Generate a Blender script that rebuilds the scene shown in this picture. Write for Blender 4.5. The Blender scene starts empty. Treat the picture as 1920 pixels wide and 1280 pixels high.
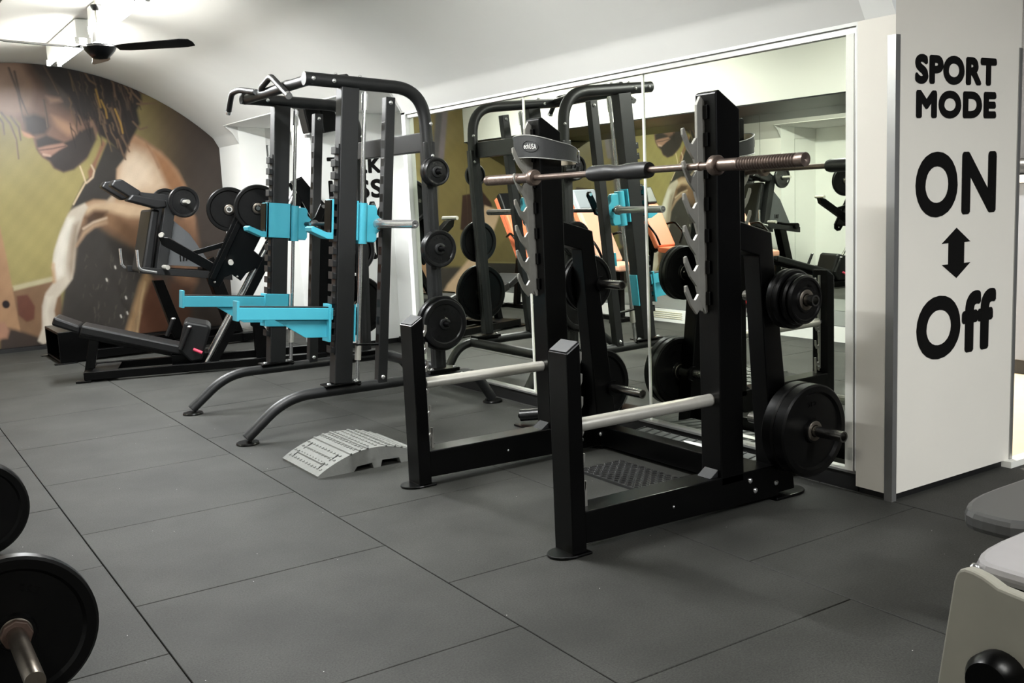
import bpy, bmesh, math, random
import numpy as np
from mathutils import Vector, Matrix
random.seed(4)
PI = math.pi
SC = bpy.context.scene
# ------------------------------------------------------------------ camera
FPX, YAW, PITCH, ROLL = 1904.19, math.radians(-32.7435), math.radians(8.2251), math.radians(2.5785)
CAM = np.array([-0.7048, -4.6589, 1.3945])
def rotm(yaw, pitch, roll):
    cy, sy = math.cos(yaw), math.sin(yaw)
    Rz = np.array([[cy, -sy, 0], [sy, cy, 0], [0, 0, 1]])
    cp, sp = math.cos(-pitch), math.sin(-pitch)
    Rx = np.array([[1, 0, 0], [0, cp, -sp], [0, sp, cp]])
    cr, sr = math.cos(roll), math.sin(roll)
    Ry = np.array([[cr, 0, sr], [0, 1, 0], [-sr, 0, cr]])
    return Rz @ Rx @ Ry
M = rotm(YAW, PITCH, ROLL)
cd = bpy.data.cameras.new('camera'); cam = bpy.data.objects.new('camera', cd)
SC.collection.objects.link(cam); SC.camera = cam
cd.sensor_width = 36; cd.lens = FPX * 36 / 1920; cd.clip_start = .05; cd.clip_end = 100
r_, f_, u_ = M[:, 0], M[:, 1], M[:, 2]
cam.matrix_world = Matrix([[r_[0], u_[0], -f_[0], CAM[0]], [r_[1], u_[1], -f_[1], CAM[1]], [r_[2], u_[2], -f_[2], CAM[2]], [0, 0, 0, 1]])
# ------------------------------------------------------------------ world, exposure, lights
W = bpy.data.worlds.new('world'); SC.world = W; W.use_nodes = True
W.node_tree.nodes['Background'].inputs[0].default_value = (.9, .95, 1, 1)
W.node_tree.nodes['Background'].inputs[1].default_value = .3
SC.view_settings.view_transform = 'Standard'; SC.view_settings.look = 'None'
SC.view_settings.exposure = 1.15; SC.view_settings.gamma = 1; SC.view_settings.use_curve_mapping = False
# ceiling lamps: x, y, z, length, watts, tint  (each gets a batten fitting; those out of frame are added for light)
LAMPS = [(1.06, 4.95, 2.80, 1.35, 55), (1.06, 3.05, 2.80, 1.35, 62), (1.06, -.3, 2.80, 1.35, 44),
         (1.2, -4.6, 3.08, 1.35, 8), (3.1, -6.2, 3.08, 1.35, 135), (-1.9, -4.4, 3.08, 1.35, 25), (5.2, .6, 2.9, 1.2, 150)]
LK = 0.95
for i, (x, y, z, L, w) in enumerate(LAMPS):
    ld = bpy.data.lights.new('tube_light', 'AREA'); ld.shape = 'RECTANGLE'; ld.size = .06; ld.size_y = L
    ld.energy = w * LK; ld.color = (.945, .975, 1.0) if i < 5 else (1, .95, .86)
    lo = bpy.data.objects.new('tube_light', ld); lo.location = (x, y, z - .075); SC.collection.objects.link(lo)

# ------------------------------------------------------------------ materials
MATS = {}
def mat(name, col, rough=.5, metal=0., noise=0., nscale=20., bump=0., bscale=200., spec=.5, emit=0., coat=0., rnoise=0.):
    if name in MATS: return MATS[name]
    m = bpy.data.materials.new(name); m.use_nodes = True; nt = m.node_tree; b = nt.nodes['Principled BSDF']
    c = tuple(((v / 12.92) if v <= .04045 else ((v + .055) / 1.055) ** 2.4) for v in [k / 255 for k in col]) + (1,)
    b.inputs['Base Color'].default_value = c; b.inputs['Roughness'].default_value = rough
    b.inputs['Metallic'].default_value = metal; b.inputs['Specular IOR Level'].default_value = spec
    b.inputs['Coat Weight'].default_value = coat
    if emit: b.inputs['Emission Color'].default_value = c; b.inputs['Emission Strength'].default_value = emit
    tc = None
    if noise or bump or rnoise: tc = nt.nodes.new('ShaderNodeTexCoord')
    if noise:
        n = nt.nodes.new('ShaderNodeTexNoise'); n.inputs['Scale'].default_value = nscale; n.inputs['Detail'].default_value = 5
        nt.links.new(tc.outputs['Object'], n.inputs['Vector'])
        mx = nt.nodes.new('ShaderNodeMix'); mx.data_type = 'RGBA'
        mx.inputs[6].default_value = tuple(v * (1 - noise) for v in c[:3]) + (1,)
        mx.inputs[7].default_value = tuple(min(1, v * (1 + noise)) for v in c[:3]) + (1,)
        nt.links.new(n.outputs['Fac'], mx.inputs[0]); nt.links.new(mx.outputs[2], b.inputs['Base Color'])
    if rnoise:
        n = nt.nodes.new('ShaderNodeTexNoise'); n.inputs['Scale'].default_value = 9; n.inputs['Detail'].default_value = 4
        nt.links.new(tc.outputs['Object'], n.inputs['Vector'])
        mr = nt.nodes.new('ShaderNodeMapRange'); mr.inputs[3].default_value = max(0, rough - rnoise); mr.inputs[4].default_value = rough + rnoise
        nt.links.new(n.outputs['Fac'], mr.inputs[0]); nt.links.new(mr.outputs[0], b.inputs['Roughness'])
    if bump:
        n = nt.nodes.new('ShaderNodeTexNoise'); n.inputs['Scale'].default_value = bscale; n.inputs['Detail'].default_value = 3
        nt.links.new(tc.outputs['Object'], n.inputs['Vector'])
        bp = nt.nodes.new('ShaderNodeBump'); bp.inputs['Strength'].default_value = bump; bp.inputs['Distance'].default_value = .002
        nt.links.new(n.outputs['Fac'], bp.inputs['Height']); nt.links.new(bp.outputs[0], b.inputs['Normal'])
    MATS[name] = m; return m
BLK = mat('black_powder_coat', (1.2, 1.2, 1.4), .28, bump=.04, bscale=500, spec=.22)
GRY = mat('charcoal_powder_coat', (12, 13, 14), .46, bump=.15, bscale=400)
RUB = mat('black_rubber', (4, 4, 4), .36, rnoise=.08, spec=.2)
IRON = mat('black_cast_iron', (6, 6, 7), .32, bump=.25, bscale=120)
PADM = mat('black_vinyl', (14, 14, 15), .42, bump=.2, bscale=300, spec=.4)
CHR = mat('chrome', (225, 225, 225), .16, .9)
STL = mat('satin_steel', (206, 203, 194), .34, .65, noise=.08, nscale=30, rnoise=.08)
PEG = mat('peg_steel', (150, 148, 144), .22, 1., noise=.1, nscale=40)
GALV = mat('brushed_hook_steel', (150, 148, 141), .40, .6, noise=.15, nscale=25)
RUST = mat('browned_steel', (118, 104, 96), .36, .85, noise=.3, nscale=40)
BLUE = mat('turquoise_powder_coat', (62, 160, 180), .45, bump=.1, bscale=500)
WALL = mat('white_wall_paint', (236, 237, 234), .75, noise=.03, nscale=3, bump=.15, bscale=60)
CEIL = mat('ceiling_plaster', (210, 210, 207), .85, noise=.05, nscale=2, bump=.4, bscale=12)
PILM = mat('pillar_panel', (222, 218, 208), .55, noise=.03, nscale=4)
ALU = mat('aluminium_profile', (168, 168, 166), .42, .85, noise=.1, nscale=12)
BASE = mat('black_skirting', (14, 14, 14), .5)
INK = mat('black_print', (8, 7, 6), .7, spec=.15)
TUBE = mat('fluorescent_tube', (255, 253, 245), .5, emit=34)
WHT = mat('white_enamel', (235, 235, 232), .4)
LIP = mat('white_lip', (228, 228, 220), .4)
RAMPM = mat('worn_grey_rubber', (112, 113, 109), .7, noise=.16, nscale=25, bump=.4, bscale=90)
STEPM = mat('grey_step_plastic', (88, 90, 88), .55, noise=.1, nscale=30)
DIAM = mat('dark_checker_plate', (84, 84, 84), .3, .8)
SOFF = mat('dark_gloss_soffit', (16, 16, 14), .35, spec=.12, noise=.25, nscale=3)
TILEB = mat('floor_joint', (20, 20, 20), .8)
ORG = mat('orange_vinyl', (226, 120, 84), .45)
PEACH = mat('peach_vinyl', (238, 176, 150), .5)
GRV = mat('grey_vinyl', (150, 156, 162), .5)
RED = mat('red_paint', (190, 30, 32), .4)
PINK = mat('pink_grip', (214, 70, 96), .5)
WOOD = mat('light_wood_floor', (206, 186, 156), .5, noise=.15, nscale=8)
BELTM = mat('belt_leather', (34, 35, 35), .55, bump=.3, bscale=200)
STITCH = mat('grey_stitch', (130, 130, 126), .6)
SUEDE = mat('tan_suede', (176, 166, 146), .8)
BENCHG = mat('grey_bench_vinyl', (66, 66, 65), .38, noise=.1, nscale=6)
MACHG = mat('grey_machine_paint', (128, 126, 116), .5, noise=.12, nscale=9, rnoise=.1)
CAB = mat('blue_grey_cabinet', (112, 116, 124), .5)
# rubber tile material with tiny flecks
def tile_mat():
    m = bpy.data.materials.new('rubber_floor_tile'); m.use_nodes = True; nt = m.node_tree; b = nt.nodes['Principled BSDF']; N = nt.nodes; L = nt.links
    g = N.new('ShaderNodeNewGeometry')
    n1 = N.new('ShaderNodeTexNoise'); n1.inputs['Scale'].default_value = 2.2; n1.inputs['Detail'].default_value = 6
    n2 = N.new('ShaderNodeTexNoise'); n2.inputs['Scale'].default_value = 150; n2.inputs['Detail'].default_value = 5; n2.inputs['Roughness'].default_value = .75
    n3 = N.new('ShaderNodeTexVoronoi'); n3.inputs['Scale'].default_value = 26; n3.inputs['Randomness'].default_value = 1
    for n in (n1, n2, n3): L.new(g.outputs['Position'], n.inputs['Vector'])
    r1 = N.new('ShaderNodeValToRGB'); r1.color_ramp.elements[0].color = (.0195, .0197, .0172, 1); r1.color_ramp.elements[1].color = (.0345, .0347, .031, 1)
    r1.color_ramp.elements[0].position = .35; r1.color_ramp.elements[1].position = .68
    L.new(n1.outputs['Fac'], r1.inputs[0])
    r2 = N.new('ShaderNodeMapRange'); r2.inputs[1].default_value = .3; r2.inputs[2].default_value = .7; r2.inputs[3].default_value = .45; r2.inputs[4].default_value = 1.7
    L.new(n2.outputs['Fac'], r2.inputs[0])
    mu = N.new('ShaderNodeVectorMath'); mu.operation = 'SCALE'; L.new(r1.outputs[0], mu.inputs[0]); L.new(r2.outputs[0], mu.inputs['Scale'])
    lt = N.new('ShaderNodeMath'); lt.operation = 'LESS_THAN'; lt.inputs[1].default_value = .045; L.new(n3.outputs['Distance'], lt.inputs[0])
    sp = N.new('ShaderNodeSeparateColor'); L.new(n3.outputs['Color'], sp.inputs[0])
    gt = N.new('ShaderNodeMath'); gt.operation = 'GREATER_THAN'; gt.inputs[1].default_value = .93; L.new(sp.outputs[0], gt.inputs[0])
    mm = N.new('ShaderNodeMath'); mm.operation = 'MULTIPLY'; L.new(lt.outputs[0], mm.inputs[0]); L.new(gt.outputs[0], mm.inputs[1])
    mx = N.new('ShaderNodeMix'); mx.data_type = 'RGBA'; mx.inputs[7].default_value = (.6, .6, .56, 1)
    L.new(mm.outputs[0], mx.inputs[0]); L.new(mu.outputs[0], mx.inputs[6]); L.new(mx.outputs[2], b.inputs['Base Color'])
    b.inputs['Roughness'].default_value = .66; b.inputs['Specular IOR Level'].default_value = .26
    bp = N.new('ShaderNodeBump'); bp.inputs['Strength'].default_value = .35; bp.inputs['Distance'].default_value = .002
    L.new(n2.outputs['Fac'], bp.inputs['Height']); L.new(bp.outputs[0], b.inputs['Normal'])
    return m
TILE = tile_mat()
def mirror_mat():
    m = bpy.data.materials.new('mirror_glass'); m.use_nodes = True; b = m.node_tree.nodes['Principled BSDF']
    b.inputs['Base Color'].default_value = (.86, .89, .80, 1); b.inputs['Metallic'].default_value = 1; b.inputs['Roughness'].default_value = .0
    return m
MIR = mirror_mat()

# ------------------------------------------------------------------ mesh builder
class MB:
    def __init__(s): s.v = []; s.f = []; s.sm = []
    def add(s, v, f, smooth=False):
        o = len(s.v); s.v += [tuple(p) for p in v]; s.f += [tuple(i + o for i in q) for q in f]; s.sm += [smooth] * len(f); return s
    def box(s, x0, x1, y0, y1, z0, z1):
        return s.add([(x0, y0, z0), (x1, y0, z0), (x1, y1, z0), (x0, y1, z0), (x0, y0, z1), (x1, y0, z1), (x1, y1, z1), (x0, y1, z1)],
                     [(0, 3, 2, 1), (4, 5, 6, 7), (0, 1, 5, 4), (1, 2, 6, 5), (2, 3, 7, 6), (3, 0, 4, 7)])
    def prism(s, pts, a0, a1, fn=None, axis='y'):
        # polygon pts (p,q) extruded along a; axis y: (x,z); axis x: (y,z); axis z: (x,y)
        def P(p, q, a):
            if fn: return fn(p, q, a)
            return (p, a, q) if axis == 'y' else ((a, p, q) if axis == 'x' else (p, q, a))
        n = len(pts)
        v = [P(p, q, a0) for p, q in pts] + [P(p, q, a1) for p, q in pts]
        f = [tuple(range(n))[::-1], tuple(range(n, 2 * n))] + [(i, (i + 1) % n, (i + 1) % n + n, i + n) for i in range(n)]
        return s.add(v, f)
    def tube(s, path, r, seg=16, caps=True, ry=None):
        path = [Vector(p) for p in path]; n = len(path); rs = r if isinstance(r, (list, tuple)) else [r] * n
        rings = []; t0 = (path[1] - path[0]).normalized()
        up = Vector((0, 0, 1)) if abs(t0.z) < .9 else Vector((0, 1, 0))
        nrm = (up - t0 * up.dot(t0)).normalized()
        for i in range(n):
            t = ((path[min(i + 1, n - 1)] - path[i]).normalized() + (path[i] - path[max(i - 1, 0)]).normalized()).normalized() if 0 < i < n - 1 else \
                ((path[1] - path[0]) if i == 0 else (path[-1] - path[-2])).normalized()
            nrm = (nrm - t * nrm.dot(t)).normalized(); bn = t.cross(nrm)
            rings.append([path[i] + (nrm * math.cos(2 * PI * k / seg) + bn * math.sin(2 * PI * k / seg)) * rs[i] for k in range(seg)])
        v = [tuple(p) for R in rings for p in R]
        f = [(i * seg + k, i * seg + (k + 1) % seg, (i + 1) * seg + (k + 1) % seg, (i + 1) * seg + k) for i in range(n - 1) for k in range(seg)]
        s.add(v, f, True)
        if caps: s.add(rings[0], [tuple(range(seg))[::-1]]); s.add(rings[-1], [tuple(range(seg))])
        return s
    def lathe(s, prof, c, axis='y', seg=40):
        # prof: list of (r, a) along axis, centre c
        v = []
        for r, a in prof:
            for k in range(seg):
                t = 2 * PI * k / seg; p, q = r * math.cos(t), r * math.sin(t)
                v.append({'y': (c[0] + p, c[1] + a, c[2] + q), 'x': (c[0] + a, c[1] + p, c[2] + q), 'z': (c[0] + p, c[1] + q, c[2] + a)}[axis])
        n = len(prof)
        f = [(i * seg + k, (i + 1) * seg + k, (i + 1) * seg + (k + 1) % seg, i * seg + (k + 1) % seg) for i in range(n - 1) for k in range(seg)]
        return s.add(v, f, True)
    def sphere(s, c, r, seg=10, sz=1.):
        prof = [(r * math.sin(PI * i / 6) + 1e-5, -r * sz * math.cos(PI * i / 6)) for i in range(7)]
        return s.lathe(prof, c, 'z', seg)
    def build(s, name, m, parent=None, bevel=0., label=None, fn=None, smooth_angle=True):
        me = bpy.data.meshes.new(name)
        vs = s.v if fn is None else [tuple(fn(p)) for p in s.v]
        # origin at local centre of base for parentless meshes
        if parent is not None: off = parent.get('_org', (0, 0, 0))
        else:
            a = np.array(vs); off = ((a[:, 0].min() + a[:, 0].max()) / 2, (a[:, 1].min() + a[:, 1].max()) / 2, a[:, 2].min())
        me.from_pydata([(p[0] - off[0], p[1] - off[1], p[2] - off[2]) for p in vs], [], s.f)
        bm = bmesh.new(); bm.from_mesh(me); bmesh.ops.recalc_face_normals(bm, faces=bm.faces); bm.to_mesh(me); bm.free()
        if any(s.sm): me.polygons.foreach_set('use_smooth', s.sm); 
        me.materials.append(m); o = bpy.data.objects.new(name, me); SC.collection.objects.link(o)
        o['_org'] = tuple(off)
        if any(s.sm):
            me.update()
            try: me.set_sharp_from_angle(angle=math.radians(42))
            except Exception: pass
        if parent is not None: o.parent = parent
        else: o.location = off
        if bevel:
            b = o.modifiers.new('bevel', 'BEVEL'); b.width = bevel; b.segments = 2; b.limit_method = 'ANGLE'; b.angle_limit = math.radians(40); b.harden_normals = False
        if label: o['label'] = label
        return o
# NOTE: sub-parts keep the same coordinate origin as their parent (_org is passed down)
def root(name, label, cat, loc, group=None, kind=None):
    o = bpy.data.objects.new(name, None); SC.collection.objects.link(o); o.location = loc; o['_org'] = tuple(loc)
    o.empty_display_size = .1
    tag(o, label, cat, group, kind); return o
def tag(o, label=None, cat=None, group=None, kind=None):
    if label: o['label'] = label
    if cat: o['category'] = cat
    if group: o['group'] = group
    if kind: o['kind'] = kind
    return o
def struct(name, mb, m, **k):
    o = mb.build(name, m, **k); o['kind'] = 'structure'; return o
def copy_tree(o, delta=(0, 0, 0), parent=None):
    c = o.copy(); SC.collection.objects.link(c)
    if parent is None: c.location = Vector(o.location) + Vector(delta)
    else: c.parent = parent
    for ch in [k for k in bpy.data.objects if k.parent == o]: copy_tree(ch, parent=c)
    return c
def rounded(path, r, n=6):
    # round the corners of a polyline with radius r
    P = [Vector(p) for p in path]; out = [P[0]]
    for i in range(1, len(P) - 1):
        a, b, c = P[i - 1], P[i], P[i + 1]; d1 = (a - b).normalized(); d2 = (c - b).normalized()
        rr = min(r, (a - b).length * .48, (c - b).length * .48); p1 = b + d1 * rr; p2 = b + d2 * rr
        for k in range(n + 1):
            t = k / n; out.append(p1 * (1 - t) ** 2 + b * 2 * t * (1 - t) + p2 * t * t)
    out.append(P[-1]); return out
def bolt(p, axis, parent, r=.011, m=None):
    mb = MB(); prof = [(r * 1.0, 0), (r, r * .35), (r * .6, r * .75), (1e-4, r * .85)]
    sgn = -1 if axis.startswith('-') else 1
    mb.lathe([(a, b * sgn) for a, b in prof], p, axis[-1], 10); return mb.build('bolt', m or CHR, parent)
def text_mesh(name, s, m, parent, fit, place, bold=.02, depth=.0015, fat=0):
    # fit=(u0,u1,v0,v1); place(u,v,d)->xyz
    cu = bpy.data.curves.new('t', 'FONT'); cu.body = s; cu.offset = bold; cu.extrude = .5; cu.resolution_u = 6; cu.space_character = 1.1
    o = bpy.data.objects.new('t', cu); SC.collection.objects.link(o)
    dg = bpy.context.evaluated_depsgraph_get(); me = bpy.data.meshes.new_from_object(o.evaluated_get(dg))
    bpy.data.objects.remove(o); a = np.array([v.co[:] for v in me.vertices])
    x0, x1, y0, y1 = a[:, 0].min(), a[:, 0].max(), a[:, 1].min(), a[:, 1].max()
    mb = MB()
    sh = [(math.cos(2 * PI * q / 14), 2 * math.sin(2 * PI * q / 14), q * .4) for q in range(14)] if fat else [(0, 0, 0)]
    for dx, dy, kk in sh:
        v = []
        for p in a:
            u = fit[0] + fat + (p[0] - x0) / (x1 - x0) * (fit[1] - fit[0] - 2 * fat) + dx * fat
            w = fit[2] + fat + (p[1] - y0) / (y1 - y0) * (fit[3] - fit[2] - 2 * fat) + dy * fat * .5
            v.append(place(u, w, depth * (p[2] + .5) + kk * .0003))
        mb.add(v, [tuple(q.vertices) for q in me.polygons])
    bpy.data.meshes.remove(me)
    return mb.build(name, m, parent)

# ================================================================== SETTING
VX, VZ, VR = .91, .03, 2.92
def vault(x):
    dx = abs(x - VX)
    if dx <= 1.98: return VZ + math.sqrt(VR ** 2 - dx ** 2)
    z0 = VZ + math.sqrt(VR ** 2 - 1.98 ** 2)
    return z0 - (dx - 1.98) * (z0 - 2.05) / .07 if dx < 2.05 else 2.05
# floor with tiles
fl = struct('floor', MB().box(-4.2, 7.5, -8, 7.3, -.06, -.012), TILEB)
TW = .9889
offs = {0: 0., 1: .5212, -1: .4706, 2: .06, -2: .1, 3: .55, 4: .0, 5: .5, 6: .02, -3: .6, -4: .1}
tile_mesh = None
G = .0022
def in_room(cx, cy):
    if cy < -1.6: return -4.2 < cx < 7.2 and cy > -5.6
    return -1.9 < cx < 3.95
bmt = MB().box(-TW / 2 + G, TW / 2 - G, -.5 + G, .5 - G, -.012, 0)
first = None
for i in range(-4, 7):
    for j in range(-7, 9):
        cx = (i + .5) * TW; cy = -(j + offs[i]) + .5
        cy = -offs[i] + j + .5 - (1 if offs[i] else 0)
        if not in_room(cx, cy) or cy > 7.4: continue
        if first is None:
            me = bpy.data.meshes.new('floor_tile'); bt = bmt
            me.from_pydata(bt.v, [], bt.f); me.materials.append(TILE)
            bm = bmesh.new(); bm.from_mesh(me); bmesh.ops.recalc_face_normals(bm, faces=bm.faces)
            bmesh.ops.bevel(bm, geom=[e for e in bm.edges if all(v.co.z > -.001 for v in e.verts)], offset=.0018, segments=1, affect='EDGES')
            bm.to_mesh(me); bm.free(); first = me
        o = bpy.data.objects.new('tile', first); SC.collection.objects.link(o); o.parent = fl
        o.location = (cx - fl.location[0], cy - fl.location[1], 0 - fl.location[2] + random.uniform(-.0006, .0004))
# vault ceiling, y from -1.95 to 7; right bays cut out for the lunettes
BAYS = [(2.47, 4.3), (4.75, 6.3)]
XB = 2.80
xs = [-.2] + list(np.linspace(-.1, XB, 40)); xr = list(np.linspace(XB, 2.96, 12))
mb = MB()
def strip(mb, xs, y0, y1):
    v = []; n = len(xs)
    for x in xs: v += [(x, y0, vault(x)), (x, y1, vault(x)), (x, y0, vault(x) + .06), (x, y1, vault(x) + .06)]
    f = []
    for i in range(n - 1):
        a, b = 4 * i, 4 * i + 4; f += [(a, b, b + 1, a + 1), (a + 2, a + 3, b + 3, b + 2), (a, a + 2, b + 2, b), (a + 1, b + 1, b + 3, a + 3)]
    f += [(0, 1, 3, 2), (4 * n - 4, 4 * n - 2, 4 * n - 1, 4 * n - 3)]
    mb.add(v, f, True)
strip(mb, xs, -1.80, 7.02)
ceil = struct('ceiling', mb, CEIL)
mb = MB(); prev = -1.80
for a, b in BAYS + [(7.02, 7.02)]:
    if a > prev: strip(mb, xr, prev, a)
    prev = b
struct('ceiling_side', mb, CEIL)
# sloping bay ceilings and their cheeks
mb = MB()
for a, b in BAYS:
    z0 = vault(XB)
    mb.prism([(XB - .01, z0), (3.82, 2.20), (3.82, 2.26), (XB - .01, z0 + .06)], a, b)
    ch = [(x, vault(x)) for x in xr] + [(3.74, 2.05), (3.74, 2.20), (XB, z0)]
    mb.prism(ch, a - .03, a - .006); mb.prism(ch, b + .006, b + .03)
struct('ceiling_bay', mb, CEIL)
# walls
def xpoly(pts, y0, y1): return MB().prism(pts, y0, y1)
# end wall
struct('wall_end', MB().box(-1.6, 4.0, 7.02, 7.2, 0, 3.3), WALL)
struct('baseboard_end', MB().box(-1.2, 3.0, 6.96, 7.02, 0, .035), BASE)
# mirror pier (right wall): recessed niche for the mirror
MX = 3.0; WX = 2.96
mb = MB()
mb.box(MX + .02, 3.30, -1.762, 2.47, 0, 2.4)
mb.box(WX, MX + .02, -1.762, -1.755, .10, 2.06)
mb.box(WX, MX + .02, -1.755, 2.47, 2.035, 2.06)
mb.box(WX, MX + .02, 2.41, 2.47, .085, 2.06)
wr = struct('wall_right', mb, WALL)
struct('baseboard_right', MB().box(2.975, MX + .019, -1.762, 2.47, 0, .082), BASE)
struct('trim_1', MB().box(2.962, MX + .01, -1.755, 2.41, .082, .094), ALU, bevel=.001)
struct('trim_2', MB().box(2.975, MX + .01, -1.755, 2.41, 2.006, 2.035), ALU, bevel=.001)
struct('trim_3', MB().box(2.965, MX + .01, -1.762, -1.742, .094, 2.02), ALU, bevel=.001)
struct('trim_5', MB().box(2.962, 2.975, -1.742, -1.70, .094, 2.006), LIP, bevel=.001)
# alcoves beyond the pier
mb = MB(); mb.box(3.75, 3.85, 2.47, 7.02, 0, 2.6)
struct('wall_alcove', mb, WALL)
struct('baseboard_alcove', MB().box(3.735, 3.75, 2.47, 7.02, 0, .06), BASE)
# columns
pb = struct('wall_pillar', MB().box(2.95, 3.76, 4.3, 4.75, .05, 2.6), WALL)
struct('baseboard_pillar', MB().box(2.965, 3.76, 4.315, 4.735, 0, .05), BASE)
struct('wall_column', MB().box(2.95, 3.25, 6.3, 7.02, .0, 2.45), WALL)
struct('trim_6', MB().box(3.28, 3.75, 6.32, 7.02, .0, 2.4), WALL)
# sign pillar
sp = struct('wall_sign_pillar', MB().box(WX, 3.862, -1.95, -1.762, .03, 3.3), PILM)
struct('baseboard_sign_pillar', MB().box(2.975, 3.85, -1.94, -1.77, 0, .03), BASE)
struct('trim_4', MB().prism([(2.955, -1.955), (2.985, -1.955), (2.985, -1.951), (2.9595, -1.951), (2.9595, -1.915), (2.955, -1.915)], .0, 1.97, axis='z'), ALU)
struct('trim_7', MB().prism([(3.866, -1.955), (3.842, -1.955), (3.842, -1.951), (3.863, -1.951), (3.863, -1.92), (3.866, -1.92)], .03, 1.95, axis='z'), ALU)
# wall above the arch between vault and front room
mb = MB()
pts = [(x, vault(x)) for x in xs[::-1]]
left = [(-.2, 2.09), (-1.22, 2.09), (-1.22, 0), (-4.2, 0), (-4.2, 3.3), (2.96, 3.3)]
allp = [(2.96, 2.05)] + [(x, vault(x)) for x in xr[::-1][1:]] + [(x, vault(x)) for x in xs[::-1][1:]] + left
mb.prism(allp, -1.95, -1.80); struct('wall_arch', mb, WALL)
# opposite (left) wall, soffit, plinth
struct('wall_left', MB().box(-1.39, -1.24, -1.95, 7.02, 0, 2.5), WALL)
sof = struct('trim_soffit', MB().box(-1.24, -.2, -1.80, 7.02, 2.10, 2.9), mat('soffit_paint', (196, 197, 188), .8))
struct('trim_soffit_panel', MB().box(-1.24, -.2, -1.80, 7.02, 2.088, 2.10), SOFF)
struct('trim_plinth', MB().box(-1.24, -.40, .6, 7.02, 0, .135), WHT)
struct('trim_plinth_top', MB().box(-1.235, -.41, .62, 7.0, .135, .142), mat('plinth_top', (96, 98, 98), .6))
mb = MB()
for k in range(4): mb.box(-.4, -.396, 3.12, 3.72, .04 + k * .02, .046 + k * .02)
mb.build('grille', mat('grille_yellow', (206, 200, 170), .5), bpy.data.objects['trim_plinth'])
# front room shell
struct('wall_front_left', MB().box(-4.3, -4.2, -8, -1.9, 0, 3.3), mat('dark_front_wall', (58, 58, 60), .8))
struct('wall_front_right', MB().box(7.2, 7.3, -8, 6, 0, 3.3), mat('dark_front_wall', (58, 58, 60), .8))
struct('wall_back', MB().box(-4.2, 7.3, -8.1, -8, 0, 3.3), mat('dark_front_wall', (58, 58, 60), .8))
struct('ceiling_front', MB().box(-4.2, 7.3, -8, -1.8, 3.16, 3.25), mat('front_ceiling', (120, 120, 120), .8))
struct('ceiling_passage', MB().box(3.3, 7.3, -1.8, 2.6, 3.0, 3.1), CEIL)
struct('wall_passage', MB().box(3.3, 7.2, 2.2, 2.3, 0, 3.1), WALL)
struct('floor_passage', MB().box(3.865, 7.2, -1.93, 2.2, 0, .018), WOOD)
struct('trim_threshold', MB().box(3.80, 7.2, -1.99, -1.93, 0, .03), LIP)

# mirrors -----------------------------------------------------------
SE = [-1.742, -.33, .835, 2.41]
for k in range(3):
    o = MB().box(MX - .004, MX + .006, SE[k] + .001, SE[k + 1] - .001, .094, 2.006).build('wall_mirror', MIR)
    tag(o, ['large mirror panel nearest the SPORT MODE pillar, behind the squat rack', 'middle mirror panel between the two white joint strips', 'farthest mirror panel, behind the turquoise and black Smith machine'][k], 'mirror', 'mirror panels on the right wall')
for k, (n, y) in enumerate((('trim_8', -.33), ('trim_9', .835))):
    struct(n, MB().box(MX - .009, MX - .004, y - .007, y + .007, .094, 2.006), LIP)
# mirror on the opposite wall
SO = [.7, 2.8, 4.82, 6.98]
for k in range(3):
    o = MB().box(-1.235, -1.22, SO[k] + .002, SO[k + 1] - .002, .145, 2.087).build('wall_mirror', MIR)
    tag(o, ['mirror panel on the opposite wall nearest the camera, outside the direct view', 'middle mirror panel on the opposite wall, seen only by reflection', 'mirror panel on the opposite wall beside the mural, seen only by reflection'][k], 'mirror', 'mirror panels on the opposite wall')
struct('trim_10', MB().box(-1.22, -1.217, 4.812, 4.828, .145, 2.087), LIP)
# narrow mirror strip and frames in the first alcove
o = MB().box(3.74, 3.746, 3.30, 3.52, .05, 2.0).build('wall_mirror', MIR); tag(o, 'narrow strip of mirror in the white alcove left of the large mirror wall', 'mirror')
struct('trim_11', MB().box(3.722, 3.75, 3.52, 3.60, .0, 2.15), ALU, bevel=.002)
struct('trim_12', MB().box(3.722, 3.75, 3.22, 3.30, .0, 2.1), ALU, bevel=.002)

# ------------------------------------------------------------------ lettering
def plc(y): return lambda u, v, d: (u, y - d, v)
ROWS = [('SPORT', 3.087, 3.668, 1.776, 1.898, .028), ('MODE', 3.096, 3.671, 1.634, 1.752, .028), ('ON', 3.099, 3.684, 1.215, 1.495, .024), ('Off', 3.117, 3.704, .590, .872, .024)]
def fitrow(s, x0, x1, z0, z1, b, y, parent): return text_mesh('lettering', s, INK, parent, (x0, x1, z0, z1), plc(y), 0, fat=b * .34 if z1 - z0 < .2 else b * .62)
for s, x0, x1, z0, z1, b in ROWS: fitrow(s, x0, x1, z0, z1, b, -1.9505, sp)
ar = [(3.393, 1.162), (3.497, 1.096), (3.452, 1.096), (3.452, 1.003), (3.500, 1.003), (3.398, .940), (3.291, 1.005), (3.336, 1.005), (3.336, 1.098), (3.288, 1.098)]
MB().prism(ar, -1.9522, -1.9505).build('arrow', INK, sp)
for s, z0, z1 in (('TALK', 1.655, 1.812), ('LESS', 1.42, 1.60), ('WORK', 1.15, 1.345), ('MORE', .835, 1.045)):
    fitrow(s, 3.10, 3.655, z0, z1, .026, 4.2995, pb)

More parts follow.
